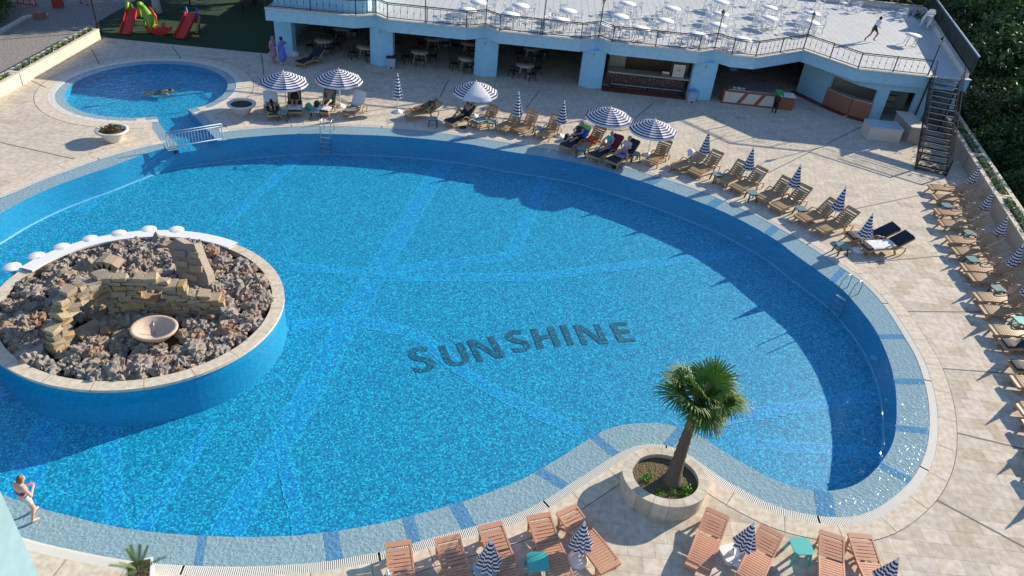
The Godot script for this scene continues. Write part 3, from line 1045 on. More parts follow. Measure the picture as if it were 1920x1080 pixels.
func railing():
	var r = thing("terrace_railing", "black wrought-iron railing following the zigzag terrace edge", "railing", Vector3(0, TER + 0.05, 0))
	var s = S()
	tube(s, [Vector3(0, 0.08, 0), Vector3(0, 0.38, 0), Vector3(0, 0.46, 0), Vector3(0, 0.54, 0), Vector3(0, 0.86, 0)], [0.010, 0.010, 0.032, 0.010, 0.010], 5)
	var bm = mesh_of(s, M.iron)
	s = S()
	box(s, Vector3(0, 0.48, 0), Vector3(0.055, 0.96, 0.055))
	var pm = mesh_of(s, M.iron)
	for i in TE.size() - 2:
		var a = Vector3(TE[i][0], 0, TE[i][1] - 0.1)
		var c = Vector3(TE[i + 1][0], 0, TE[i + 1][1] - 0.1)
		var L = a.distance_to(c)
		var pn = Node3D.new()
		pn.name = "railing_panel"
		r.add_child(pn, true)
		for h in [[0.95, 0.05], [0.86, 0.03], [0.08, 0.035]]:
			s = S()
			bar(s, a + Vector3.UP * h[0], c + Vector3.UP * h[0], 0.05, h[1])
			put("rail", s, M.iron, pn)
		inst("post", pm, pn).position = a
		if L > 3:
			inst("post", pm, pn).position = (a + c) / 2
		var n = int(round(L / 0.4))
		for k in range(1, n):
			inst("baluster", bm, pn).position = a.lerp(c, float(k) / n)
	inst("post", pm, r).position = Vector3(24.6, 0, -47.75)
	# lamps standing on the railing
	for p in [[-10.44, -48.33, 3.0], [-7.2, -47.65, 3.0], [-3.45, -48.43, 3.0], [0.2, -47.68, 3.0], [3.8, -48.63, 1.95], [11.26, -48.68, 1.95], [17.48, -50.68, 1.95], [24.6, -47.78, 1.95]]:
		var l = thing("railing_lamp", "black post lamp with a small lantern rising from the terrace railing", "lamp", Vector3(p[0], TER + 0.05, p[1]), 0.0, "lamps on the terrace railing")
		s = S()
		tube(s, [Vector3.ZERO, Vector3(0, p[2], 0)], 0.035, 6)
		put("pole", s, M.iron, l)
		s = S()
		tube(s, [Vector3(0, p[2], 0), Vector3(0, p[2] + 0.06, 0), Vector3(0, p[2] + 0.28, 0)], [0.03, 0.07, 0.12], 6)
		put("lantern_glass", s, M.pale_stone, l)
		s = S()
		tube(s, [Vector3(0, p[2] + 0.28, 0), Vector3(0, p[2] + 0.30, 0), Vector3(0, p[2] + 0.42, 0), Vector3(0, p[2] + 0.5, 0)], [0.13, 0.15, 0.05, 0.012], 6)
		put("lantern_cap", s, M.iron, l)
	# right-hand terrace fence
	var f = thing("terrace_fence", "tall dark fence with netting along the terrace side above the trees", "fence", Vector3(0, TER, 0))
	var a2 = Vector3(27.2, 0, -48.2)
	var b2 = Vector3(31.4, 0, -65.8)
	s = S()
	bar(s, a2 + Vector3(0, 0.18, 0), b2 + Vector3(0, 0.18, 0), 0.3, 0.36)
	put("parapet", s, M.white_stone, f)
	s = S()
	bar(s, a2 + Vector3(0.3, 0.85, 0), b2 + Vector3(0.3, 0.85, 0), 0.02, 1.0)
	put("netting", s, M.green_cloth, f)
	s = S()
	bar(s, a2 + Vector3(0.3, 1.38, 0), b2 + Vector3(0.3, 1.38, 0), 0.08, 0.08)
	put("top_rail", s, M.pale_blue_plastic, f)
	for k in 7:
		s = S()
		var p = a2.lerp(b2, k / 6.0)
		tube(s, [p + Vector3(0.12, 0.3, 0), p + Vector3(0.12, 1.2, 0)], 0.03, 6)
		put("post", s, M.iron, f)
	f = thing("back_parapet", "low pale parapet closing the far side of the terrace", "wall", Vector3(20, TER, -65.8))
	s = S()
	box(s, Vector3(0, 0.2, 0), Vector3(22.5, 0.38, 0.3))
	put("wall_body", s, M.white_stone, f)
	s = S()
	box(s, Vector3(0, 0.41, 0), Vector3(22.5, 0.05, 0.4))
	put("cap", s, M.pale_stone, f)

func stairs():
	var bot = Vector3(23.1, 0, -40.25)
	var top = Vector3(25.6, TER, -47.5)
	var flat = Vector3(top.x - bot.x, 0, top.z - bot.z)
	var run = flat.length()
	var t = thing("iron_staircase", "black open iron staircase climbing from the deck to the terrace", "stairs", bot, atan2(flat.x, flat.z))
	var n = 16
	var w = 1.55
	for k in n:
		var s = S()
		box(s, Vector3(0, TER * (k + 1) / n - 0.02, run * (k + 0.5) / n), Vector3(w, 0.045, run / n * 0.72))
		put("tread", s, M.iron, t)
		if k < n:
			s = S()
			box(s, Vector3(0, TER * (k + 1) / n + 0.004, run * (k + 0.16) / n), Vector3(w, 0.012, 0.05))
			put("nosing", s, M.steel, t)
	for x in [-w / 2 - 0.04, w / 2 + 0.04]:
		var bal = Node3D.new()
		bal.name = "balustrade"
		t.add_child(bal, true)
		var s = S()
		bar(s, Vector3(x, 0.0, 0), Vector3(x, TER, run), 0.06, 0.22)
		put("stringer", s, M.iron, t)
		s = S()
		bar(s, Vector3(x, 1.0, 0), Vector3(x, TER + 1.0, run), 0.06, 0.06)
		put("handrail", s, M.iron, bal)
		s = S()
		bar(s, Vector3(x, 0.45, 0), Vector3(x, TER + 0.45, run), 0.03, 0.03)
		put("mid_rail", s, M.iron, bal)
		s = S()
		box(s, Vector3(x, 0.5, 0.0), Vector3(0.08, 1.05, 0.08))
		put("newel_post", s, M.iron, bal)
		s = S()
		box(s, Vector3(x, TER * 0.5, run * 0.985), Vector3(0.1, TER, 0.1))
		put("support_post", s, M.iron, t)
		for k in range(1, 24):
			s = S()
			var f = k / 24.0
			tube(s, [Vector3(x, TER * f + 0.1, run * f), Vector3(x, TER * f + 0.98, run * f)], 0.012, 4)
			put("baluster", s, M.iron, bal)

func island():
	var c = Vector2(-13.04, -20.66)
	var e = Vector2(0.98, 0.21).normalized()
	var eo = ellipse(c, 4.98, 4.58, e, 120)
	var ei = ellipse(c, 4.55, 4.17, e, 120)
	var t = thing("fountain_island", "oval stone-rimmed island filled with lava rocks standing in the pool", "fountain", Vector3.ZERO)
	var s = S()
	wall_poly(s, ellipse(c, 4.94, 4.54, e, 120), FLOOR, 0.27)
	put("outer_wall", s, M.pool_wall, t)
	s = S()
	wall_poly(s, ei, 0.0, 0.35)
	put("inner_wall", s, M.pale_stone, t)
	s = S()
	flat_poly(s, ei, 0.08)
	put("bed", s, M.soil, t)
	for k in 20:
		s = S()
		for i in range(k * 6, k * 6 + 6):
			var j = (i + 1) % 120
			var a = Vector3(ei[i].x, 0.35, ei[i].y)
			var b = Vector3(eo[i].x, 0.35, eo[i].y)
			var a1 = Vector3(ei[j].x, 0.35, ei[j].y)
			var b1 = Vector3(eo[j].x, 0.35, eo[j].y)
			if i == k * 6 + 5:
				a1 = a.lerp(a1, 0.94)
				b1 = b.lerp(b1, 0.94)
			var dn = Vector3(0, -0.1, 0)
			quad(s, a, b, b1, a1)
			quad(s, b, b + dn, b1 + dn, b1)
			quad(s, a, a1, a1 + dn, a + dn)
			quad(s, a + dn, b + dn, b1 + dn, a1 + dn)
		put("rim_stone", s, M.coping, t)
	# white swim-up counter with round seats on the far left of the rim
	var bc = thing("swim_up_counter", "white curved counter fixed along the far rim of the rock island", "counter", Vector3(0, 0, 0))
	var i0 = 60
	var i1 = 94
	s = S()
	var e2 = ellipse(c, 5.02, 4.62, e, 120)
	var e3 = ellipse(c, 4.5, 4.12, e, 120)
	for i in range(i0, i1):
		var a = Vector3(e3[i].x, 0.44, e3[i].y)
		var b = Vector3(e2[i].x, 0.44, e2[i].y)
		var a1 = Vector3(e3[i + 1].x, 0.44, e3[i + 1].y)
		var b1 = Vector3(e2[i + 1].x, 0.44, e2[i + 1].y)
		var dn = Vector3(0, -0.07, 0)
		quad(s, a, b, b1, a1)
		quad(s, b, b + dn, b1 + dn, b1)
		quad(s, a, a1, a1 + dn, a + dn)
		quad(s, a + dn, b + dn, b1 + dn, a1 + dn)
	put("counter_top", s, M.white_plastic, bc)
	s = S()
	for i in range(i0, i1):
		wall_poly(s, [eo[i], eo[i + 1]], 0.0, 0.37, false)
	put("counter_base", s, M.white_plastic, bc)
	for q in [[330, 431], [278, 430], [222, 438], [168, 448], [115, 463], [68, 480], [22, 500]]:
		var p = G(q[0], q[1] - 1, 0.44)
		var st = thing("pool_stool", "round white stool seat rising from the water beside the rock island", "stool", Vector3(p.x, FLOOR, p.z), 0.0, "swim-up stools")
		s = S(true)
		lathe(s, [Vector2(0, 1.69), Vector2(0.27, 1.69), Vector2(0.30, 1.67), Vector2(0.30, 1.63), Vector2(0.26, 1.61), Vector2(0, 1.61)], 24)
		put("seat", s, M.white_plastic, st)
		s = S(true)
		lathe(s, [Vector2(0.08, 1.61), Vector2(0.08, 0.0)], 12)
		put("post", s, M.pale_blue_plastic, st)
	# rocks
	var variants = []
	for k in 9:
		variants.append(rock_mesh(100 + k, M[["lava", "lava_grey", "lava_rust"][[0, 1, 0, 1, 2, 0, 1, 0, 1][k]]]))
	var spots = []
	var path = ruin_path()
	var bowl_at = Vector2(-11.65, -18.81)
	var gx = -5.0
	while gx < 5.0:
		var gz = -4.6
		while gz < 4.6:
			var u = gx + rng.randf_range(-0.13, 0.13)
			var v = gz + rng.randf_range(-0.13, 0.13)
			var p = c + e * u + Vector2(-e.y, e.x) * v
			if pow(u / 4.42, 2) + pow(v / 4.05, 2) < 1.0 and p.distance_to(bowl_at) > 0.62:
				var ok = true
				for k in path.size() - 1:
					if Geometry2D.get_closest_point_to_segment(p, path[k], path[k + 1]).distance_to(p) < 0.3:
						ok = false
				if ok:
					spots.append(p)
			gz += 0.345
		gx += 0.345
	var made = 0
	var lots = []
	for p in spots:
		lots.append([p, rng.randf_range(0.15, 0.27) * (1.35 if rng.randf() < 0.15 else 1.0)])
	lots.sort_custom(func(a, b): return a[1] > b[1])
	var pile = S()
	for l in lots:
		var p = l[0]
		var r = l[1]
		var high = 0.12 + r * 0.35 + 0.18 * (1.0 - p.distance_to(c) / 4.8)
		var tr = Transform3D(Basis.from_euler(Vector3(rng.randf() * 6, rng.randf() * 6, rng.randf() * 6)).scaled(Vector3(r, r * 0.85, r * rng.randf_range(0.8, 1.35))), Vector3(p.x, high, p.y))
		var m = variants[rng.randi() % 9]
		if made < 300:
			inst("rock", m, t).transform = tr
		else:
			pile.append_from(m, 0, tr)
		made += 1
	if made > 300:
		var me = pile.commit()
		me.surface_set_material(0, M.lava)
		stuff(inst("rock_pile", me, t))
	ruin()
	var bw = thing("fountain_bowl", "shallow pinkish stone bowl lying among the lava rocks", "bowl", Vector3(bowl_at.x, 0.32, bowl_at.y))
	s = S(true)
	lathe(s, [Vector2(0.2, 0.0), Vector2(0.5, 0.12), Vector2(0.72, 0.36), Vector2(0.76, 0.42), Vector2(0.72, 0.46), Vector2(0.62, 0.43), Vector2(0.45, 0.24), Vector2(0.15, 0.14), Vector2(0, 0.13)], 40, Vector3.ZERO, 1.0, 0.9)
	put("dish", s, M.bowl, bw)
	s = S(true)
	tube(s, [Vector3(-0.02, 0.14, 0), Vector3(-0.06, 0.52, -0.12)], 0.014, 6)
	put("water_pipe", s, M.chrome, bw)

func rock_mesh(sd, m):
	var n = FastNoiseLite.new()
	n.seed = sd
	n.frequency = 0.9
	n.fractal_octaves = 4
	n.fractal_gain = 0.6
	var sp = SphereMesh.new()
	sp.radius = 1.0
	sp.height = 2.0
	sp.radial_segments = 18
	sp.rings = 11
	var ar = sp.get_mesh_arrays()
	var v = ar[Mesh.ARRAY_VERTEX]
	var id = ar[Mesh.ARRAY_INDEX]
	var s = S(false)
	for i in range(0, id.size(), 3):
		for k in 3:
			var p = v[id[i + k]]
			var q = p.snapped(Vector3.ONE * 0.0005)
			s.add_vertex(p * (1.0 + 0.75 * n.get_noise_3dv(q * 1.2) + 0.5 * n.get_noise_3dv(q * 3.4)))
	return mesh_of(s, m)

func ruin_path() -> Array:
	var o = []
	for q in [[104, 655], [138, 630], [174, 608], [212, 587], [300, 585], [412, 585]]:
		o.append(G2(q[0], q[1], 0.3))
	return o

func ruin():
	var path = ruin_path()
	var t = thing("ruined_wall", "curved mock-ruin stone wall with an arched gap and a small window among the rocks", "wall", Vector3.ZERO)
	var tops = [0.9, 1.75, 2.1, 1.85, 1.7, 1.0]
	var dists = [0.0]
	for i in path.size() - 1:
		dists.append(dists[-1] + path[i].distance_to(path[i + 1]))
	var L = dists[-1]
	var y = 0.1
	var course = 0
	while y < 2.1:
		var h = rng.randf_range(0.14, 0.22)
		var at = rng.randf_range(-0.2, 0.0)
		while at < L:
			var l = rng.randf_range(0.22, 0.48)
			var mid = clampf(at + l / 2, 0, L)
			var i = 0
			while i < path.size() - 2 and dists[i + 1] < mid:
				i += 1
			var f = (mid - dists[i]) / (dists[i + 1] - dists[i])
			var top = lerpf(tops[i], tops[i + 1], f) + rng.randf_range(-0.16, 0.1)
			var keep = y < top
			var u1 = absf(mid - dists[2] + 0.12)      # arched gap
			if u1 < 0.72 and y > 0.2 and y < 0.75 + 0.5 * (1 - pow(u1 / 0.72, 2)):
				keep = false
			var u2 = absf(mid - (dists[4] - 0.05))    # small window
			if u2 < 0.36 and y > 0.75 and y < 1.2:
				keep = false
			if keep:
				var p = path[i].lerp(path[i + 1], f)
				var d = (path[i + 1] - path[i]).normalized()
				var s = S()
				var wd = rng.randf_range(0.3, 0.46)
				var bs = Basis(Vector3.UP, atan2(-d.y, d.x) + rng.randf_range(-0.08, 0.08)) * Basis(Vector3.FORWARD, rng.randf_range(-0.05, 0.05))
				var pts = []
				for k in 8:
					var q = Vector3((0.5 if k & 1 else -0.5) * (l - 0.015), (0.5 if k & 2 else -0.5) * (h - 0.012), (0.5 if k & 4 else -0.5) * wd)
					q += Vector3(rng.randf_range(-0.035, 0.035), rng.randf_range(-0.03, 0.03), rng.randf_range(-0.05, 0.05))
					pts.append(Vector3(p.x, y + h / 2, p.y) + bs * q)
				quad(s, pts[0], pts[2], pts[3], pts[1])
				quad(s, pts[5], pts[7], pts[6], pts[4])
				quad(s, pts[4], pts[6], pts[2], pts[0])
				quad(s, pts[1], pts[3], pts[7], pts[5])
				quad(s, pts[2], pts[6], pts[7], pts[3])
				quad(s, pts[4], pts[0], pts[1], pts[5])
				put("stone", s, M["ruin_%d" % [0, 1, 2, 3, 0, 2, 1, 4][rng.randi() % 8]], t)
			at += l
		y += h
		course += 1
	# wooden sill of the window and the stone step in the arch
	var s = S()
	var p0 = path[3].lerp(path[4], 0.82)
	box(s, Vector3(p0.x, 0.95, p0.y + 0.05), Vector3(0.75, 0.08, 0.5))
	put("window_sill", s, M.ruin_4, t)
	s = S()
	var p1 = path[1].lerp(path[2], 0.5)
	box(s, Vector3(p1.x + 0.2, 0.36, p1.y), Vector3(0.55, 0.12, 0.85), Basis(Vector3.UP, -0.5))
	put("arch_sill", s, M.ruin_2, t)
	# tilted gable fragment behind
	var g = thing("leaning_gable", "tall broken stone gable slab leaning among rocks behind the ruined wall", "stone slab", Vector3.ZERO)
	var o = G(352, 535, 0.3)
	var prof = vpoly([[-1.05, 1.25], [-0.75, 1.6], [-0.35, 1.5], [0.05, 1.58], [0.35, 1.1], [0.75, 0.55], [0.95, 0.0], [-0.35, 0.0], [-0.55, 0.5]])
	var bs2 = Basis(Vector3.UP, -0.25) * Basis(Vector3.RIGHT, -0.42)
	s = S()
	var id = Geometry2D.triangulate_polygon(prof)
	for z in [0.0, 0.42]:
		for i in range(0, id.size(), 3):
			tri(s, o + bs2 * Vector3(prof[id[i]].x, prof[id[i]].y, -z), o + bs2 * Vector3(prof[id[i + 1]].x, prof[id[i + 1]].y, -z), o + bs2 * Vector3(prof[id[i + 2]].x, prof[id[i + 2]].y, -z))
	for i in prof.size():
		var a = prof[i]
		var b = prof[(i + 1) % prof.size()]
		quad(s, o + bs2 * Vector3(a.x, a.y, 0), o + bs2 * Vector3(b.x, b.y, 0), o + bs2 * Vector3(b.x, b.y, -0.42), o + bs2 * Vector3(a.x, a.y, -0.42))
	put("slab", s, M.ruin_3, g)
	for q in [[-0.45, 1.1, 0.5, 0.22], [-0.3, 0.75, 0.45, 0.2], [0.15, 1.2, 0.4, 0.2], [0.3, 0.7, 0.5, 0.22], [0.1, 0.35, 0.6, 0.2]]:
		s = S()
		box(s, o + bs2 * Vector3(q[0], q[1], 0.03), Vector3(q[2], q[3], 0.12), bs2 * Basis(Vector3.FORWARD, rng.randf_range(-0.3, 0.3)))
		put("stone", s, M["ruin_%d" % (rng.randi() % 4)], g)
	g = thing("broken_arch", "small curved stub of stone arch behind the ruined wall", "stone slab", Vector3.ZERO)
	o = G(216, 545, 0.3)
	for k in 6:
		var a = lerpf(0.1, 2.2, k / 5.0)
		s = S()
		box(s, o + Vector3(-0.5 * cos(a), 0.75 + 0.5 * sin(a), 0), Vector3(0.26, 0.3, 0.5), Basis(Vector3.FORWARD, a - 1.57))
		put("stone", s, M["ruin_%d" % (k % 4)], g)
	for k in 4:
		s = S()
		box(s, o + Vector3(-0.5, 0.1 + 0.2 * k, 0), Vector3(0.3, 0.2, 0.5), Basis(Vector3.UP, 0.1 * k))
		put("stone", s, M["ruin_%d" % (k % 4)], g)

# ---------------------------------------------------------------- planting
func clump(sd, n_cluster, per, rad: Vector3, leaf, cols: Array, spread = 0.5, shell = 0.55):
	var r = RandomNumberGenerator.new()
	r.seed = sd
	var s = S()
	for k in n_cluster:
		var d = Vector3(r.randfn(), r.randfn(), r.randfn()).normalized()
		var q = pow(r.randf(), 0.4) * (1 - shell) + shell
		var c = d * q * rad * r.randf_range(0.75, 1.08)
		for j in per:
			var p = c + Vector3(r.randfn(), r.randfn() * 0.7, r.randfn()) * spread
			var n = (d + Vector3(r.randfn(), r.randfn() + 0.6, r.randfn()) * 0.8).normalized()
			var u = n.cross(Vector3(r.randfn(), r.randfn(), r.randfn())).normalized()
			var v = n.cross(u)
			var l = leaf * r.randf_range(0.6, 1.3)
			var col = cols[r.randi() % cols.size()]
			var f = r.randf_range(0.75, 1.25)
			s.set_color(Color(col.x * f, col.y * f, col.z * f))
			var a = p - u * l * 0.5
			var b = p + u * l * 0.5
			tri(s, a, p + v * l * 0.22 + n * l * 0.05, b)
			tri(s, a, b, p - v * l * 0.22 + n * l * 0.05)
	return mesh_of(s, M.leaf)

const DARK = [Vector3(0.045, 0.10, 0.026), Vector3(0.065, 0.13, 0.035), Vector3(0.035, 0.08, 0.02), Vector3(0.11, 0.18, 0.05)]
const OLIVE = [Vector3(0.09, 0.13, 0.05), Vector3(0.06, 0.10, 0.03), Vector3(0.11, 0.15, 0.06)]

func tree(crown, at, h, r, label, called = "broadleaf_tree", group = "trees beyond the planter wall", sc = 1.0):
	var t = thing(called, label, "tree", at, rng.randf() * TAU, group)
	var s = S(true)
	tube(s, [Vector3.ZERO, Vector3(0.1, h * 0.3, 0.05), Vector3(0.0, h * 0.55, 0.1), Vector3(0.1, h * 0.85, 0.0)], [0.26, 0.2, 0.16, 0.06], 8)
	for k in 5:
		var a = TAU * k / 5.0
		tube(s, [Vector3(0.02, h * 0.5, 0.08), Vector3(cos(a) * r * 0.35, h * 0.66, sin(a) * r * 0.35), Vector3(cos(a) * r * 0.7, h * 0.78, sin(a) * r * 0.7)], [0.1, 0.07, 0.03], 6)
	put("trunk", s, M.trunk, t)
	var c = inst("crown", crown, t)
	c.position = Vector3(0, h * 0.74, 0)
	c.scale = Vector3.ONE * r * sc
	return t

func planter_box(a: Vector3, b: Vector3, w, h, label, group):
	var d = b - a
	var L = d.length()
	var t = thing("stone_planter", label, "planter", a, atan2(d.x, d.z), group)
	var s = S()
	box(s, Vector3(0, h / 2, L / 2), Vector3(w, h, L - 0.04))
	put("body", s, M.pale_stone if w > 0.8 else M.coping, t)
	s = S()
	for q in [[-w / 2 + 0.1, L / 2, 0.24, L + 0.02], [w / 2 - 0.1, L / 2, 0.24, L + 0.02]]:
		box(s, Vector3(q[0], h + 0.045, q[1]), Vector3(q[2], 0.07, q[3]))
	for q in [0.12, L - 0.12]:
		box(s, Vector3(0, h + 0.044, q), Vector3(w - 0.44, 0.068, 0.22))
	put("rim", s, M.coping, t)
	s = S()
	box(s, Vector3(0, h + 0.008, L / 2), Vector3(w - 0.42, 0.02, L - 0.46))
	put("soil", s, M.soil, t)
	return t

func surroundings():
	# right-hand planter wall
	var small = []
	for k in 4:
		small.append(clump(40 + k, 14, 9, Vector3(0.16, 0.12, 0.16), 0.11, [[Vector3(0.06, 0.16, 0.03), Vector3(0.1, 0.2, 0.05)], [Vector3(0.25, 0.33, 0.26), Vector3(0.18, 0.25, 0.2)], [Vector3(0.12, 0.24, 0.04), Vector3(0.3, 0.3, 0.03)], [Vector3(0.05, 0.12, 0.03), Vector3(0.5, 0.5, 0.5)]][k], 0.06, 0.3))
	var zs = [-53.0, -47.2, -41.6, -36.2, -31.2, -26.4, -21.8]
	for i in zs.size() - 1:
		var a = Vector3(deck_right(zs[i]) + 0.5, 0, zs[i] + 0.08)
		var b = Vector3(deck_right(zs[i + 1]) + 0.5, 0, zs[i + 1])
		planter_box(a, b, 1.0, 0.8, "long cream stone planter with low plants along the right edge of the deck", "planters along the right edge of the deck")
		var n = 9
		for k in n:
			var p = a.lerp(b, (k + 0.7) / (n + 0.4))
			var o = tag(inst("bedding_plant", small[(k * 7 + i * 3) % 4 if (k + i) % 3 else 1]), "small leafy bedding plant in the right-hand stone planter", "plant", "bedding plants in the right planters")
			o.position = p + Vector3(rng.randf_range(-0.08, 0.08), 0.93, 0)
			o.rotation.y = rng.randf() * 6
			o.scale = Vector3.ONE * rng.randf_range(0.85, 1.4)
	# left-hand planter wall
	zs = [-47.6, -39.0, -30.0]
	for i in 2:
		var a = Vector3(-28.75, 0, zs[i] + 0.06)
		var b = Vector3(-28.75, 0, zs[i + 1])
		planter_box(a, b, 0.78, 0.62, ["white stone planter with low flowers between road and small pool", "white stone planter with low flowers, next along the left deck edge"][i], "planters along the left edge of the deck")
		for k in 14:
			var o = tag(inst("bedding_plant", small[(k * 5 + i) % 4]), "small leafy bedding plant in the left-hand stone planter", "plant", "bedding plants in the left planters")
			o.position = a.lerp(b, (k + 0.7) / 14.6) + Vector3(0, 0.75, 0)
			o.scale = Vector3.ONE * rng.randf_range(0.8, 1.2)
	# road, kerb, lawn
	var s = S()
	flat_poly(s, vpoly([[-29.2, -20], [-29.2, -47.7], [-30.4, -51.2], [-30.8, -90], [-70, -90], [-70, -20]]), -0.01)
	struct(put("road", s, M.road))
	s = S()
	flat_poly(s, vpoly([[-28.2, -47.72], [-17.72, -48.27], [-17.72, -64], [-30.75, -64], [-30.4, -51.2], [-29.2, -47.7]]), -0.004)
	struct(put("playground_lawn", s, M.turf))
	var kb = thing("road_kerb", "pale kerb between the road and the dark hedge", "kerb", Vector3.ZERO)
	s = S()
	bar(s, Vector3(-34.1, 0.07, -42), Vector3(-34.9, 0.07, -50.2), 0.25, 0.16)
	put("kerb_stone", s, M.white_stone, kb)
	s = S()
	bar(s, Vector3(-34.9, 0.07, -50.2), Vector3(-34.0, 0.07, -51.2), 0.25, 0.16)
	put("kerb_stone", s, M.white_stone, kb)
	s = S()
	box(s, Vector3(-34.1, 0.2, -50.5), Vector3(0.6, 0.4, 0.6))
	put("kerb_block", s, M.brick_panel, kb)
	# trees
	var crowns = []
	for k in 3:
		crowns.append(clump(60 + k, 90, 60, Vector3(1, 0.85, 1), 0.11, DARK if k < 2 else OLIVE, 0.13))
	for q in [[29.2, -36, 3.4, 2.0], [30.6, -41, 4.2, 2.6], [32.3, -46.5, 5.2, 3.2], [33.4, -53, 6.2, 3.6], [36.5, -60, 7.6, 4.4], [35.2, -70, 7.5, 4.6], [41.5, -68, 9, 5.0], [28, -71.5, 6.8, 3.8], [21, -70.5, 6.6, 3.4], [14, -70.5, 6.4, 3.2], [43, -80, 9, 5.2], [27.6, -31, 3.0, 1.9], [50, -76, 10, 5.0], [38.5, -50, 6.0, 3.6], [31.5, -62.5, 5.0, 2.9], [28.9, -44.5, 3.3, 1.9], [30.4, -50, 4.0, 2.3], [31.6, -56.5, 4.4, 2.5], [28.2, -38.8, 2.9, 1.7], [27.2, -33.6, 2.6, 1.6], [35, -44, 5.0, 3.2], [33, -39, 4.2, 2.8], [39, -57, 6.5, 3.8]]:
		tree(crowns[rng.randi() % 3], Vector3(q[0], -2.2, q[1]), q[2], q[3], "dense dark green tree growing below the deck beyond the right planters")
	for q in [[-36.8, -48.6, 2.6, 1.9], [-38.6, -51.5, 3.2, 2.3], [-38, -45.5, 2.8, 2.0]]:
		tree(crowns[rng.randi() % 2], Vector3(q[0], -0.4, q[1]), q[2], q[3], "dark rounded bush behind the road kerb", "roadside_bush", "bushes beside the road")
	for q in [[-27.75, -54.4, 6.2, 2.7], [-22.5, -59.5, 7.5, 3.2], [-19.5, -62, 8, 3.2], [-26.5, -63, 7.5, 3.0]]:
		var tt = tree(crowns[0], Vector3(q[0], -0.02, q[1]), q[2], q[3], "tall shade tree standing on the playground lawn", "shade_tree", "shade trees on the lawn")
		if q[1] > -55:
			var w = S(true)
			tube(w, [Vector3(0, 0.01, 0), Vector3(0.04, 0.5, 0.02), Vector3(0.08, 1.4, 0.04)], [0.36, 0.3, 0.26], 10)
			put("whitewashed_bark", w, M.whitewash, tt)
			tt.set_meta("label", "shade tree with a whitewashed trunk on the playground lawn")
	# street lamp, gate, post
	var l = thing("street_lamp", "tall thin black lamp post at the end of the left planter", "lamp", Vector3(-29.3, 0, -49.0))
	s = S()
	tube(s, [Vector3.ZERO, Vector3(0, 0.25, 0), Vector3(0, 0.3, 0), Vector3(0, 4.2, 0)], [0.13, 0.11, 0.06, 0.045], 8)
	put("pole", s, M.iron, l)
	s = S()
	tube(s, [Vector3(0, 4.2, 0), Vector3(0, 4.3, 0), Vector3(0, 4.65, 0)], [0.05, 0.1, 0.17], 6)
	put("lantern", s, M.pale_stone, l)
	l = thing("gate_post", "red and white painted gate post beside the road", "post", Vector3(-34.4, 0, -53.3))
	s = S()
	box(s, Vector3(0, 0.7, 0), Vector3(0.55, 1.4, 0.55))
	put("shaft", s, M.red_paint, l)
	s = S()
	box(s, Vector3(0, 1.45, 0), Vector3(0.7, 0.1, 0.7))
	put("cap", s, M.white_stone, l)
	l = thing("entrance_gate", "low red barred gate beside the dark bushes", "gate", Vector3(-36.6, 0, -52.9))
	for k in 9:
		s = S()
		box(s, Vector3(-0.9 + 0.22 * k, 0.55, 0), Vector3(0.06, 1.0, 0.05))
		put("gate_bar", s, M.whitewash if k % 2 else M.red_paint, l)
	for k in [0.1, 1.0]:
		s = S()
		box(s, Vector3(0, k, 0.03), Vector3(2.0, 0.07, 0.05))
		put("gate_rail", s, M.red_paint, l)
	# hotel wing the photograph is taken beside
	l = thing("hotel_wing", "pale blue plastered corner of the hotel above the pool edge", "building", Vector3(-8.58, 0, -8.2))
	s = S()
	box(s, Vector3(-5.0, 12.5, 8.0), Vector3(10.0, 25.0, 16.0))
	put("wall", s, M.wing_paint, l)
	s = S()
	box(s, Vector3(-5.0, 25.1, 8.0), Vector3(10.6, 0.3, 16.6))
	put("roof_edge", s, M.white_stone, l)
	playground()
	palm()

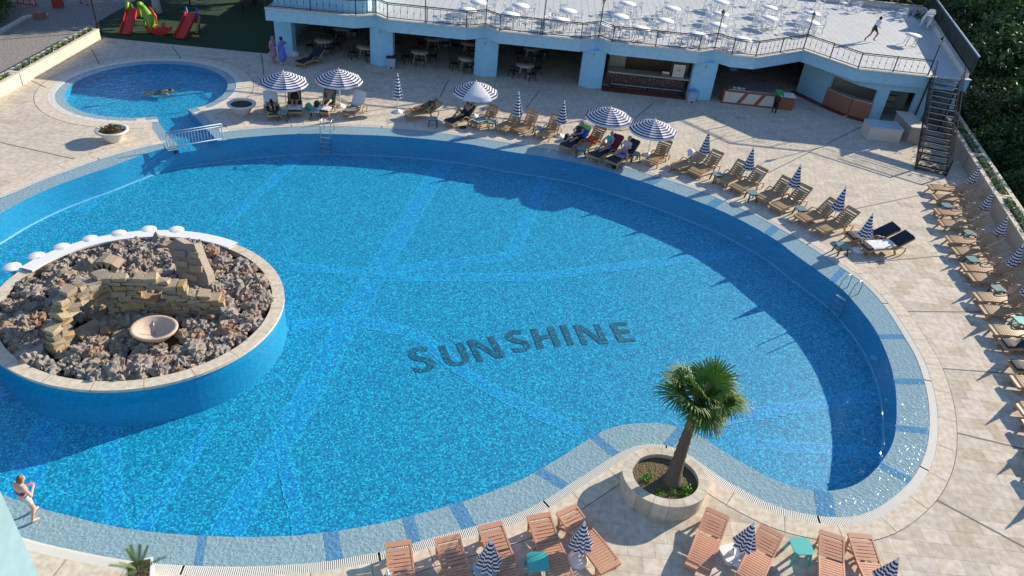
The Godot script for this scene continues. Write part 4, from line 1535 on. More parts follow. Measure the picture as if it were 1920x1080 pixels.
func playground():
	var t = thing("toy_slide", "red plastic slide with green arched frame on the dark lawn", "slide", Vector3(-27.4, 0, -48.8), 0.12)
	var s = S()
	for k in 8:
		var a = Vector3(0, 0.12 + pow(k / 8.0, 1.2) * 1.1, -k * 0.26)
		var b = Vector3(0, 0.12 + pow((k + 1) / 8.0, 1.2) * 1.1, -(k + 1) * 0.26)
		bar(s, a, b, 0.62, 0.05)
		for x in [-0.33, 0.33]:
			bar(s, a + Vector3(x, 0.08, 0), b + Vector3(x, 0.08, 0), 0.06, 0.2)
	put("chute", s, M.red_plastic, t)
	for x in [-0.35, 0.45]:
		s = S(true)
		var pts = []
		for k in 9:
			var a = PI * k / 8.0
			pts.append(Vector3(x, 0.75 + 0.75 * sin(a), -2.35 + 0.45 * cos(a)))
		tube(s, pts, 0.13, 8)
		put("arch", s, M.lime_plastic, t)
	s = S()
	for x in [-0.25, 0.45]:
		box(s, Vector3(x, 0.6, -2.6), Vector3(0.1, 1.2, 0.1), Basis(Vector3.RIGHT, -0.25))
	for k in 4:
		box(s, Vector3(0.1, 0.25 + 0.28 * k, -2.7 + 0.06 * k), Vector3(0.65, 0.07, 0.14))
	put("ladder", s, M.lime_plastic, t)
	t = thing("green_climber", "lime green plastic animal-shaped climber beside the red slide", "play frame", Vector3(-26.3, 0, -50.2), 0.4)
	s = S(true)
	tube(s, [Vector3(0.1, 0.05, 0.4), Vector3(0.12, 0.5, 0.3), Vector3(0, 0.95, 0), Vector3(-0.25, 1.45, -0.3), Vector3(-0.4, 1.75, -0.3)], [0.2, 0.3, 0.34, 0.22, 0.16], 10)
	put("body", s, M.lime_plastic, t)
	s = S(true)
	tube(s, [Vector3(-0.4, 1.7, -0.3), Vector3(-0.42, 1.8, -0.05), Vector3(-0.42, 1.76, 0.12)], [0.14, 0.17, 0.09], 10)
	put("head", s, M.lime_plastic, t)
	for q in [[-0.15, 0.35], [0.4, 0.3]]:
		s = S(true)
		tube(s, [Vector3(q[0], 0, q[1]), Vector3(q[0] * 0.8, 0.5, q[1] * 0.6)], [0.14, 0.17], 8)
		put("leg", s, M.lime_plastic, t)
	s = S(true)
	tube(s, [Vector3(0.35, 0.3, -0.2), Vector3(0.4, 0.9, -0.35), Vector3(0.1, 1.5, -0.5)], [0.06, 0.09, 0.06], 8)
	put("red_strip", s, M.red_plastic, t)
	t = thing("toy_rocker", "red plastic boat-shaped rocker with two grips on the lawn", "rocker", Vector3(-25.6, 0, -49.9), 0.05)
	s = S()
	for k in 12:
		var a0 = lerpf(-0.95, 0.95, k / 12.0)
		var a1 = lerpf(-0.95, 0.95, (k + 1) / 12.0)
		bar(s, Vector3(sin(a0) * 1.0, 1.05 - cos(a0), 0), Vector3(sin(a1) * 1.0, 1.05 - cos(a1), 0), 0.42, 0.16, Vector3.UP)
	box(s, Vector3(0, 0.3, 0), Vector3(1.1, 0.3, 0.36))
	put("hull", s, M.red_plastic, t)
	for x in [-0.35, 0.35]:
		s = S(true)
		tube(s, [Vector3(x, 0.4, -0.16), Vector3(x, 0.72, -0.16), Vector3(x, 0.72, 0.16), Vector3(x, 0.4, 0.16)], 0.045, 6)
		put("grip", s, M.red_plastic, t)
	t = thing("toy_slide", "straight red plastic slide with blue posts and orange ladder on the lawn", "slide", Vector3(-23.9, 0, -49.1), -0.05)
	s = S()
	for k in 8:
		var a = Vector3(0, 0.12 + pow(k / 8.0, 1.2) * 1.05, -k * 0.26)
		var b = Vector3(0, 0.12 + pow((k + 1) / 8.0, 1.2) * 1.05, -(k + 1) * 0.26)
		bar(s, a, b, 0.7, 0.05)
		for x in [-0.37, 0.37]:
			bar(s, a + Vector3(x, 0.08, 0), b + Vector3(x, 0.08, 0), 0.06, 0.2)
	put("chute", s, M.red_plastic, t)
	for x in [-0.37, 0.37]:
		s = S(true)
		tube(s, [Vector3(x, 0, -2.25), Vector3(x, 1.55, -2.2)], 0.06, 8)
		put("post", s, M.blue_plastic, t)
	s = S()
	bar(s, Vector3(0.42, 0.05, -1.6), Vector3(0.42, 1.0, -2.4), 0.1, 0.12)
	bar(s, Vector3(0.42, 0.06, -0.9), Vector3(0.9, 0.06, -1.0), 0.12, 0.1)
	put("side_brace", s, M.yellow_plastic, t)
	t = thing("brown_awning", "long dark reddish awning at the back of the playground lawn", "awning", Vector3(-22.3, 0, -57.5))
	s = S()
	box(s, Vector3(0, 2.3, 0), Vector3(8.5, 0.14, 2.6), Basis(Vector3.RIGHT, 0.15))
	put("roof_sheet", s, M.awning, t)
	for x in [-4.0, 0.0, 4.0]:
		s = S()
		tube(s, [Vector3(x, 0, 0.9), Vector3(x, 2.15, 0.9)], 0.05, 6)
		put("post", s, M.iron, t)

func palm():
	var at = Vector3(4.98, 0, -14.85)
	var t = thing("round_palm_planter", "large round travertine planter built beside the pool bend", "planter", at)
	var N = 16
	for k in N:
		var s = S()
		for j in 4:
			var a = TAU * (k + j / 4.0) / N
			var b = TAU * (k + (j + 1) / 4.0 - (0.02 if j == 3 else 0.0)) / N
			var p = []
			for q in [[a, 0.955, 0.825], [a, 1.25, 1.1], [b, 1.25, 1.1], [b, 0.955, 0.825]]:
				p.append(Vector3(cos(q[0]) * q[1], 0.64, sin(q[0]) * q[2]))
			quad(s, p[0], p[1], p[2], p[3])
			quad(s, p[1], p[1] - Vector3(0, 0.035, 0), p[2] - Vector3(0, 0.035, 0), p[2])
			quad(s, p[0], p[3], p[3] - Vector3(0, 0.25, 0), p[0] - Vector3(0, 0.25, 0))
		put("rim_stone", s, M["travertine_%d" % [0, 2, 5, 1, 0, 5, 4, 2][k % 8]], t)
		s = S()
		for j in 4:
			var a = TAU * (k + j / 4.0) / N
			var b = TAU * (k + (j + 1) / 4.0 - (0.015 if j == 3 else 0.0)) / N
			quad(s, Vector3(cos(a) * 1.235, 0, sin(a) * 1.085), Vector3(cos(b) * 1.235, 0, sin(b) * 1.085), Vector3(cos(b) * 1.235, 0.61, sin(b) * 1.085), Vector3(cos(a) * 1.235, 0.61, sin(a) * 1.085))
		put("side_stone", s, M["travertine_%d" % [0, 1, 4, 0, 2, 3, 0, 1][k % 8]], t)
	var s2 = S(true)
	var n = FastNoiseLite.new()
	n.frequency = 0.9
	n.seed = 5
	for i in 12:
		for k in 36:
			var q = []
			for w in [[i, k], [i + 1, k], [i + 1, k + 1], [i, k + 1]]:
				var r = w[0] / 12.0
				var a = TAU * (w[1] % 36) / 36.0
				var p = Vector3(cos(a) * r * 0.96, 0, sin(a) * r * 0.83)
				p.y = 0.49 + n.get_noise_2d(p.x * 6, p.z * 6) * 0.05 * (1 - r * r) + 0.03 * (1 - r)
				q.append(p)
			if i == 0:
				tri(s2, q[0], q[1], q[2])
			else:
				quad(s2, q[0], q[1], q[2], q[3])
	put("soil", s2, M.lawn_soil, t)
	var weed = clump(71, 12, 14, Vector3(0.13, 0.08, 0.13), 0.09, [Vector3(0.09, 0.22, 0.02), Vector3(0.13, 0.28, 0.03)], 0.05, 0.2)
	for q in [[0.15, 0.48], [0.62, 0.32], [-0.45, -0.05], [-0.55, 0.1], [0.5, 0.5], [-0.2, 0.55]]:
		var o = tag(inst("green_weed", weed), "small tuft of bright green weeds on the palm planter soil", "plant", "weeds in the palm planter")
		o.position = at + Vector3(q[0], 0.53, q[1])
		o.rotation.y = rng.randf() * 6
		o.scale = Vector3.ONE * rng.randf_range(0.5, 1.15)
	# the palm
	var foot = Vector3(5.2, 0.45, -14.8)
	var top = Vector3(5.47, 3.2, -15.35)
	var pt = thing("fan_palm", "fan palm with a thick leaning trunk growing in the round planter", "palm tree", foot)
	var s = S(true)
	var pts = []
	var rad = []
	var d = top - foot
	for k in 26:
		var f = k / 25.0
		pts.append(Vector3(d.x * f * f * 0.6 + d.x * f * 0.4, d.y * f, d.z * f))
		rad.append(lerpf(0.215, 0.135, min(f * 1.4, 1.0)) + (0.13 * pow(1 - min(f * 5, 1.0), 2)) + (0.010 if k % 2 else -0.006))
	tube(s, pts, rad, 14)
	put("trunk", s, M.trunk, pt)
	s = S(true)
	tube(s, [d * 0.93, d * 0.98, d * 1.03, d * 1.08], [0.14, 0.17, 0.13, 0.04], 10)
	put("leaf_bases", s, M.trunk, pt)
	var r = RandomNumberGenerator.new()
	r.seed = 3
	var dirs = []
	for k in 9:
		dirs.append([TAU * k / 9.0 + 0.2, 0.12 + 0.30 * (k % 2), 0.0])
	for k in 2:
		dirs.append([TAU * k / 2.0 + 2.5, 0.95, 0.0])
	for k in 3:
		dirs.append([TAU * k / 3.0 + 0.9, 0.4, 0.0])
	for k in 4:
		dirs.append([TAU * k / 4.0 + 0.3, 0.75, -1.0])
	dirs.append_array([[0.35, -0.5, 1.0], [1.0, -0.6, 1.0], [1.7, -0.45, 1.0], [-0.2, -0.1, 0.6]])
	for q in dirs:
		s = S()
		var az = q[0] + r.randf_range(-0.15, 0.15)
		var out = Vector3(cos(az) * cos(q[1]), sin(q[1]), sin(az) * cos(q[1]))
		var side = out.cross(Vector3.UP).normalized()
		var up = side.cross(out).normalized()
		var o = d * 1.02
		var pl = 0.58 if q[2] == 0.0 else (0.32 if q[2] > 0.0 else 0.12)
		var hub = o + out * pl
		s.set_color(Color(0.16, 0.2, 0.05))
		tube(s, [o, hub], 0.018, 4)
		var nb = 30
		for k in nb:
			var a = lerpf(-1.95, 1.95, k / (nb - 1.0)) + r.randf_range(-0.03, 0.03)
			var dir = (out * cos(a) + side * sin(a) + up * 0.12).normalized()
			var len = (0.92 - 0.15 * absf(a)) * r.randf_range(0.9, 1.12) * (0.85 if q[2] > 0 else 1.0)
			var wv = dir.cross(up).normalized() * 0.028
			var c0 = Vector3(0.085, 0.17, 0.03) * r.randf_range(0.75, 1.3)
			s.set_color(Color(c0.x, c0.y, c0.z))
			var m1 = hub + dir * len * 0.55 + up * 0.03
			var m2 = hub + dir * len * 0.82 - Vector3.UP * 0.05
			quad(s, hub, m1 - wv, m1 + up * 0.02, hub)
			tri(s, hub, m1 - wv, m1 + wv)
			quad(s, m1 - wv, m2 - wv * 0.6, m2 + wv * 0.6, m1 + wv)
			if r.randf() < 0.3:
				s.set_color(Color(0.3, 0.24, 0.1))
			tri(s, m2 - wv * 0.6, hub + dir * len - Vector3.UP * (0.14 + 0.1 * r.randf()), m2 + wv * 0.6)
		put("fan_leaf", s, M.leaf, pt)
	s = S()
	s.set_color(Color(0.4, 0.28, 0.14))
	tube(s, [d * 1.05, d * 1.05 + Vector3(0.06, 0.5, -0.1)], 0.02, 4)
	put("spear_leaf", s, M.leaf, pt)

# ---------------------------------------------------------------- furniture
var protos = {}
func lounger_mesh_parts(key, m, theta, arms, w):
	# meshes shared by every copy: [name, mesh, transform]
	if protos.has(key):
		return protos[key]
	var P = []
	var s = S()
	box(s, Vector3.ZERO, Vector3(w - 0.07, 0.022, 0.068))
	var slat = mesh_of(s, m)
	var seat_y = func(z): return 0.335 + 0.03 * sin(z * 2.6) - (0.05 * pow(max(0.0, 0.18 - z) / 0.18, 2))
	var z = 0.09
	while z < 1.3:
		var y = seat_y.call(z)
		var sl = atan2(seat_y.call(z + 0.02) - seat_y.call(z - 0.02), 0.04)
		P.append(["slat", slat, Transform3D(Basis(Vector3.RIGHT, -sl), Vector3(0, y, z))])
		z += 0.088
	var hz = 1.34
	var hy = seat_y.call(1.34)
	var bd = Vector3(0, sin(theta), cos(theta))
	s = S()
	box(s, Vector3.ZERO, Vector3(w - 0.07, 0.022, 0.088))
	var bslat = mesh_of(s, m)
	for k in 6:
		P.append(["slat", bslat, Transform3D(Basis(Vector3.RIGHT, -theta), Vector3(0, hy, hz) + bd * (0.06 + 0.112 * k))])
	# side rails that follow the seat
	for x in [-w / 2 + 0.02, w / 2 - 0.02]:
		s = S()
		var a = 0.0
		while a < 1.3:
			bar(s, Vector3(x, seat_y.call(a) - 0.025, a), Vector3(x, seat_y.call(a + 0.16) - 0.025, a + 0.165), 0.045, 0.085)
			a += 0.16
		P.append(["side_rail", mesh_of(s, m), Transform3D()])
		s = S()
		bar(s, Vector3(x, hy - 0.01, hz), Vector3(x, hy - 0.01, hz) + bd * 0.86, 0.045, 0.06, Vector3(0, cos(theta), -sin(theta)))
		P.append(["back_rail", mesh_of(s, m), Transform3D()])
	s = S()
	bar(s, Vector3(-w / 2, seat_y.call(0.02) - 0.01, 0.02), Vector3(w / 2, seat_y.call(0.02) - 0.01, 0.02), 0.10, 0.09)
	P.append(["foot_end", mesh_of(s, m), Transform3D()])
	s = S()
	var e = Vector3(0, hy, hz) + bd * 0.80
	box(s, e, Vector3(w - 0.02, 0.04, 0.16), Basis(Vector3.RIGHT, -theta))
	P.append(["head_panel", mesh_of(s, m), Transform3D()])
	for x in [-w / 2 + 0.03, w / 2 - 0.03]:
		for q in [[0.22, 0.10], [1.28, 1.42]]:
			s = S()
			bar(s, Vector3(x, 0.31, q[0]), Vector3(x * 1.06, 0.0, q[1]), 0.05, 0.075, Vector3.FORWARD)
			P.append(["leg", mesh_of(s, m), Transform3D()])
		if arms:
			s = S(true)
			var pts = []
			for k in 8:
				var f = k / 7.0
				pts.append(Vector3(x * 1.12, 0.33 + 0.2 * sin(PI * min(f * 1.1, 1.0)), lerpf(0.72, 1.5, f)))
			tube(s, pts, 0.026, 6)
			P.append(["armrest", mesh_of(s, m), Transform3D()])
			s = S(true)
			tube(s, [Vector3(x * 1.1, 0.35, 1.5), Vector3(x * 1.12, 0.36, 1.78), Vector3(x * 1.12, 0.15, 1.83), Vector3(x * 1.1, 0.02, 1.75)], 0.026, 6)
			P.append(["rear_loop", mesh_of(s, m), Transform3D()])
		else:
			s = S()
			bar(s, Vector3(x, 0.33, 1.5), Vector3(x, 0.0, 2.0), 0.05, 0.07, Vector3.FORWARD)
			bar(s, Vector3(x, 0.0, 2.0), Vector3(x, hy + sin(theta) * 0.75, hz + cos(theta) * 0.75), 0.05, 0.07, Vector3.FORWARD)
			P.append(["back_support", mesh_of(s, m), Transform3D()])
	s = S()
	bar(s, Vector3(0, hy, hz) + bd * 0.5 - Vector3(0, 0.03, 0), Vector3(0, 0.22, hz + 0.12), 0.3, 0.025, Vector3.FORWARD)
	P.append(["back_prop", mesh_of(s, m), Transform3D()])
	protos[key] = P
	return P

func lounger(key, foot: Vector3, turn, label, group, sc, theta, cushion = ""):
	var near = key == "near"
	var P = lounger_mesh_parts(key + str(theta), M.orange_plastic if near else M.tan_plastic, theta, not near, 0.66)
	var t = thing("sun_lounger", label, "sun lounger", foot, turn, group)
	t.scale = sc
	for p in P:
		inst(p[0], p[1], t).transform = p[2]
	if cushion != "":
		var o = cushion_mesh(theta, cushion)
		var c = inst("lounger_cushion", o)
		c.transform = t.transform
		if label.split(" ").size() > 11:
			label = "tan lounger, " + " ".join(label.split(" ").slice(6, 12))
		tag(c, {"navy_cloth": "navy cushion on the " + label, "green_cloth": "green cushion on the " + label, "floral_cloth": "leafy green and white patterned cushion on a lounger", "grey_cloth": "grey cushion on the lounger beside the first closed umbrella"}[cushion], "cushion", "cushions on the loungers")
	return t
var _cm = {}
func cushion_mesh(theta, key):
	var id = key + str(theta)
	if _cm.has(id):
		return _cm[id]
	var s = S(true)
	var prof = []
	for k in 11:
		prof.append(Vector2(lerpf(0.04, 1.32, k / 10.0), 0.40 + 0.025 * sin(k * 1.3)))
	for k in range(1, 7):
		prof.append(Vector2(1.34 + cos(theta) * 0.145 * k - sin(theta) * 0.055, 0.36 + sin(theta) * 0.145 * k + cos(theta) * 0.055))
	for i in prof.size() - 1:
		var a = prof[i]
		var b = prof[i + 1]
		for q in [[-0.31, -0.22, -0.025, 0.0], [-0.22, 0.22, 0.0, 0.0], [0.22, 0.31, 0.0, -0.025]]:
			quad(s, Vector3(q[0], a.y + q[2], a.x), Vector3(q[1], a.y + q[3], a.x), Vector3(q[1], b.y + q[3], b.x), Vector3(q[0], b.y + q[2], b.x))
		for x in [-0.31, 0.31]:
			quad(s, Vector3(x, a.y - 0.025, a.x), Vector3(x, b.y - 0.025, b.x), Vector3(x, b.y - 0.05, b.x), Vector3(x, a.y - 0.05, a.x))
	for q in [prof[0], prof[-1]]:
		quad(s, Vector3(-0.31, q.y, q.x), Vector3(0.31, q.y, q.x), Vector3(0.31, q.y - 0.05, q.x), Vector3(-0.31, q.y - 0.05, q.x))
	_cm[id] = mesh_of(s, M[key])
	return _cm[id]
# a cloth sheet following the lounger from z0 to z1 (metres along seat and back)
func towel(on: Node3D, theta, z0, z1, x0, x1, m, label, called = "beach_towel"):
	var s = S(true)
	var n = FastNoiseLite.new()
	n.frequency = 2.2
	n.seed = int(z0 * 100) + 3
	var f = func(u):
		if u < 1.34:
			return Vector2(u, 0.435)
		return Vector2(1.34 + cos(theta) * (u - 1.34) - sin(theta) * 0.085, 0.37 + sin(theta) * (u - 1.34) + cos(theta) * 0.085)
	var NU = 18
	var NX = 12
	var grid = []
	for i in NU + 1:
		var row = []
		for k in NX + 1:
			var u = lerpf(z0, z1, i / float(NU))
			var x = lerpf(x0, x1, k / float(NX)) + n.get_noise_2d(u * 2, k) * 0.02
			var p = f.call(u)
			var drop = max(0.0, absf(x) - 0.30)
			row.append(Vector3(clampf(x, -0.345, 0.345), p.y + n.get_noise_2d(x * 3, u * 3) * 0.03 - drop * 0.9, p.x))
		grid.append(row)
	for i in NU:
		for k in NX:
			quad(s, grid[i][k], grid[i][k + 1], grid[i + 1][k + 1], grid[i + 1][k])
	var o = put(called, s, m)
	o.transform = on.transform
	return tag(o, label, "towel")

func stripe(k) -> Color:
	return Color(0.018, 0.03, 0.14) if k % 2 else Color(0.80, 0.80, 0.84)

var _um = {}
func umbrella_bits():
	if _um.has("tip"):
		return
	var p = S(true)
	lathe(p, [Vector2(0, 0.13), Vector2(0.022, 0.1), Vector2(0.04, 0.02), Vector2(0.03, -0.02)], 10)
	_um["tip"] = mesh_of(p, M.white_plastic)
	p = S(true)
	lathe(p, [Vector2(0, 0.16), Vector2(0.06, 0.16), Vector2(0.08, 0.10), Vector2(0.22, 0.085), Vector2(0.27, 0.05), Vector2(0.28, 0.0)], 24)
	_um["base"] = mesh_of(p, M.white_plastic)

func closed_umbrella(tip: Vector3, label, group, fat = 1.0):
	var h = tip.y
	umbrella_bits()
	if not _um.has("closed"):
		var c = S()
		var nb = 15
		for k in nb:
			c.set_color(stripe(k))
			var y0 = 1.0 - k / float(nb)
			var y1 = 1.0 - (k + 1) / float(nb)
			for j in 32:
				var q = []
				for w in [[y0, j], [y1, j], [y1, j + 1], [y0, j + 1]]:
					var f = 1.0 - w[0]
					var a = TAU * w[1] / 32.0
					var r = (0.025 + 0.215 * pow(f, 0.85)) * (1.0 + 0.26 * f * cos(a * 8.0)) 
					q.append(Vector3(cos(a) * r, w[0] + (0.03 * cos(a * 8.0) * f if w[0] < 0.02 else 0.0), sin(a) * r))
				quad(c, q[0], q[3], q[2], q[1])
		_um["closed"] = mesh_of(c, M.umbrella)
	var t = thing("closed_umbrella", label, "umbrella", Vector3(tip.x, 0, tip.z), rng.randf() * 3, group)
	var lean = Basis(Vector3(rng.randf_range(-1, 1), 0, rng.randf_range(-1, 1)).normalized(), 0.03)
	var H = h - 0.1
	var clen = H * 0.60
	var o = inst("canopy", _um.closed, t)
	o.transform = Transform3D(lean * Basis.from_scale(Vector3(fat, clen, fat)), Vector3(0, H - clen, 0))
	inst("finial", _um.tip, t).transform = Transform3D(lean, lean * Vector3(0, clen, 0) + Vector3(0, H - clen, 0))
	var s = S(true)
	tube(s, [Vector3(0, 0.05, 0), Vector3(0, H - clen + 0.1, 0)], 0.019, 8)
	put("pole", s, M.white_plastic, t)
	inst("base", _um.base, t)
	return t

func open_umbrella(apex: Vector3, R, label):
	umbrella_bits()
	if not _um.has("open"):
		var c = S()
		var nb = 17
		for k in nb:
			c.set_color(stripe(k + 1))
			var r0 = k / float(nb)
			var r1 = (k + 1) / float(nb)
			for j in 10:
				for m in 4:
					var q = []
					for w in [[r0, j + m / 4.0], [r1, j + m / 4.0], [r1, j + (m + 1) / 4.0], [r0, j + (m + 1) / 4.0]]:
						var a = TAU * w[1] / 10.0
						var f = fposmod(w[1], 1.0)
						var flat = cos(PI / 10.0) / cos((f - 0.5) * TAU / 10.0)
						var r = w[0] * flat
						q.append(Vector3(cos(a) * r, -0.40 * pow(w[0], 1.35) - 0.045 * w[0] * sin(f * PI) * 0.6, sin(a) * r))
					quad(c, q[0], q[1], q[2], q[3])
		c.set_color(Color(0.8, 0.8, 0.84))
		for j in 10:
			for m in 6:
				var q = []
				for w in [j + m / 6.0, j + (m + 1) / 6.0]:
					var a = TAU * w / 10.0
					var f = fposmod(w, 1.0) if m < 5 or w < j + 1 else 1.0
					var flat = cos(PI / 10.0) / cos((f - 0.5) * TAU / 10.0)
					q.append(Vector3(cos(a) * flat, -0.40 - 0.027 * sin(f * PI), sin(a) * flat))
				quad(c, q[0], q[1], q[1] - Vector3(0, 0.09, 0), q[0] - Vector3(0, 0.09, 0))
		_um["open"] = mesh_of(c, M.umbrella)
		var p = S()
		tube(p, [Vector3(0, -0.07, 0), Vector3(0.5, -0.20, 0), Vector3(0.97, -0.415, 0)], 0.008, 4)
		_um["rib"] = mesh_of(p, M.white_plastic)
	var t = thing("open_umbrella", label, "umbrella", Vector3(apex.x, 0, apex.z), rng.randf() * 3, "open striped umbrellas by the pool")
	var o = inst("canopy", _um.open, t)
	o.transform = Transform3D(Basis.from_scale(Vector3(R, R, R)), Vector3(0, apex.y, 0))
	for k in 10:
		inst("rib", _um.rib, t).transform = Transform3D(Basis(Vector3.UP, -TAU * k / 10.0).scaled(Vector3.ONE * R), Vector3(0, apex.y, 0))
	var s = S(true)
	tube(s, [Vector3(0, 0.05, 0), Vector3(0, apex.y + 0.02, 0)], 0.022, 8)
	put("pole", s, M.white_plastic, t)
	inst("finial", _um.tip, t).position = Vector3(0, apex.y, 0)
	inst("base", _um.base, t)
	return t

var _st = {}
func side_table(at: Vector3, m, label, group, sc = 1.0, turn = 0.3, mtop = null):
	var key = m.resource_name
	if not _st.has(key):
		var s = S()
		slab(s, vpoly([[-0.24, -0.16], [-0.16, -0.24], [0.16, -0.24], [0.24, -0.16], [0.24, 0.16], [0.16, 0.24], [-0.16, 0.24], [-0.24, 0.16]]), 0.41, 0.44)
		var top = mesh_of(s, mtop if mtop else m)
		s = S()
		bar(s, Vector3(0.17, 0.41, 0.17), Vector3(0.23, 0.0, 0.23), 0.05, 0.05, Vector3.FORWARD)
		var leg = mesh_of(s, m)
		s = S()
		box(s, Vector3(0, 0.385, 0), Vector3(0.4, 0.05, 0.4))
		_st[key] = [top, leg, mesh_of(s, m)]
	var t = thing("side_table", label, "side table", at, turn, group)
	t.scale = Vector3.ONE * sc
	inst("top", _st[key][0], t)
	inst("apron", _st[key][2], t)
	for k in 4:
		inst("leg", _st[key][1], t).rotation.y = TAU * k / 4.0
	return t

func head_turn(f: Vector3, h: Vector3):
	return atan2(h.x - f.x, h.z - f.z)

var L = []
const nth = ["first", "second", "third", "fourth", "fifth", "sixth", "seventh", "eighth", "ninth", "tenth", "eleventh", "twelfth", "thirteenth", "fourteenth", "fifteenth", "sixteenth", "seventeenth", "eighteenth", "nineteenth"]
func furniture():
	# loungers round the far side of the pool: [foot px, head px, cushion, back angle]
	var far = [
		[[515, 219], [508, 180], "green_cloth", 0.95], [[553, 213], [551, 177], "green_cloth", 0.95], [[604, 213], [611, 178], "floral_cloth", 0.95], [[652, 215], [668, 178], "grey_cloth", 0.95],
		[[762, 216], [825, 190], "", 0.45], [[840, 232], [884, 197], "navy_cloth", 0.8], [[888, 234], [925, 200], "", 0.85],
		[[938, 243], [965, 208], "", 0.9], [[970, 247], [998, 210], "", 0.9], [[1018, 256], [1045, 216], "", 0.9],
		[[1058, 278], [1098, 237], "navy_cloth", 0.8], [[1092, 276], [1126, 238], "", 0.9], [[1112, 296], [1160, 255], "navy_cloth", 0.8], [[1145, 306], [1190, 263], "navy_cloth", 0.8],
		[[1220, 306], [1250, 263], "", 0.9], [[1266, 315], [1312, 289], "", 0.45], [[1300, 326], [1347, 284], "", 0.85], [[1350, 342], [1394, 303], "", 0.85], [[1378, 355], [1430, 315], "", 0.85],
		[[1426, 375], [1478, 334], "", 0.85], [[1453, 391], [1514, 348], "", 0.85], [[1498, 412], [1566, 376], "", 0.8], [[1532, 432], [1602, 392], "", 0.8], [[1590, 446], [1680, 424], "navy_cloth", 0.55], [[1617, 466], [1706, 440], "navy_cloth", 0.55]]
	var i = 0
	for q in far:
		var rise = 0.4 + sin(q[3]) * 0.8
		var f = G(q[0][0], q[0][1], 0.25)
		var h = G(q[1][0], q[1][1], rise)
		var len = Vector2(h.x - f.x, h.z - f.z).length()
		var nominal = 1.34 + 0.85 * cos(q[3])
		f.y = 0
		var words = ["second", "third", "fourth", "fifth", "sixth", "seventh", "eighth", "ninth", "tenth", "eleventh", "twelfth", "thirteenth"]
		var lab = "empty tan lounger, %s along the far row from the cushioned lounger with a white towel" % words[clampi(23 - i, 0, 11)]
		if q[2] != "":
			lab = ["tan lounger with a dark green cushion under the first open umbrella", "tan lounger with a dark green cushion carrying the person in black", "tan lounger with a leafy patterned cushion", "tan lounger with a grey cushion and pale towel", "", "tan lounger carrying the person with hands behind the head", "", "", "", "", "tan lounger with navy cushion and lime towel", "", "tan lounger with navy cushion and dark red towel", "tan lounger with navy cushion and lilac towel", "", "", "", "", "", "", "", "", "", "tan lounger with bare navy cushion at the row end", "tan lounger with navy cushion under a spread white towel"][i]
		if i == 4:
			lab = "tan lounger reclined low beside the first closed umbrella"
		if i == 6:
			lab = "tan lounger with a pale blue patterned towel"
		if i == 11:
			lab = "tan lounger with an orange towel between two sunbathers"
		if i == 15:
			lab = "tan lounger with lowered back beside a white towel"
		var l = lounger("far", f, head_turn(f, h), lab, "loungers along the far pool edge", Vector3(1.12, 1.05, clampf(len / nominal, 0.85, 1.15)), q[3], q[2])
		L.append(l)
		i += 1
	# loungers along the right-hand wall
	var rightrow = [[[1744, 351], [1835, 345]], [[1752, 370], [1845, 362]], [[1756, 397], [1856, 392]], [[1763, 418], [1863, 410]], [[1778, 449], [1883, 443]], [[1790, 471], [1897, 465]], [[1806, 501], [1915, 496]], [[1820, 520], [1929, 513]], [[1831, 557], [1942, 550]], [[1842, 581], [1953, 575]], [[1861, 619], [1974, 612]], [[1880, 645], [1994, 640]], [[1897, 686], [2013, 680]], [[1902, 716], [2018, 710]], [[1911, 766], [2030, 760]], [[1924, 800], [2043, 793]], [[1930, 850], [2052, 843]], [[1938, 890], [2060, 885]]]
	i = 0
	for q in rightrow:
		var f = G(q[0][0], q[0][1], 0.3)
		var h = G(q[1][0], q[1][1], 0.9)
		f.y = 0
		var dark = i == 11 or i == 12
		L.append(lounger("far", f, PI / 2 + 0.02 * (i % 3 - 1), ("tan lounger with a dark cushion, %s along the right planters from the staircase" % nth[i]) if dark else "empty tan lounger, %s along the right planters counted from the staircase" % nth[i], "loungers along the right planters", Vector3(1.0, 1.0, 1.12), 0.75, "navy_cloth" if dark else ""))
		i += 1
	# orange-brown loungers on the near side, head towards the pool
	var near = [[[1308, 1066], [1345, 964]], [[1400, 1095], [1450, 988]], [[1560, 1120], [1562, 1024]], [[1660, 1130], [1628, 1036]], [[1145, 1064], [1075, 968]], [[1055, 1090], [1018, 983]], [[965, 1110], [930, 1010]], [[878, 1140], [850, 1042]], [[762, 1155], [752, 1063]]]
	i = 0
	var nl = ["orange-brown lounger between the palm planter and the square white umbrella weight", "orange-brown lounger between the square umbrella weight and a turquoise table", "orange-brown lounger just past the turquoise table", "orange-brown lounger with a furled umbrella at its foot, last of the row", "orange-brown lounger in the shadow of the palm planter", "orange-brown lounger beside a turquoise table near the planter shadow", "orange-brown lounger beside the pale blue table", "orange-brown lounger beyond the pale blue table", "orange-brown lounger nearest the hotel wing"]
	for q in near:
		i += 1
		var f = G(q[0][0], q[0][1], 0.34)
		var h = G(q[1][0], q[1][1], 0.48)
		f.y = 0
		L.append(lounger("near", f, head_turn(f, h), nl[i - 1], "orange-brown loungers on the near deck", Vector3(1.02, 1.0, 0.92), 0.11))
	# umbrellas
	i = 0
	var ol = ["open striped umbrella over the person sitting with legs down", "open striped umbrella over the leafy patterned lounger", "open striped umbrella with a white cloth draped over it", "open striped umbrella over the orange towel", "open striped umbrella over the person in pink top"]
	for q in [[531, 135, 2.1], [635, 131, 2.15], [893, 154, 2.05], [1145, 202, 2.1], [1228, 225, 2.05]]:
		open_umbrella(G(q[0], q[1], q[2]), 1.32, ol[i])
		i += 1
	i = 0
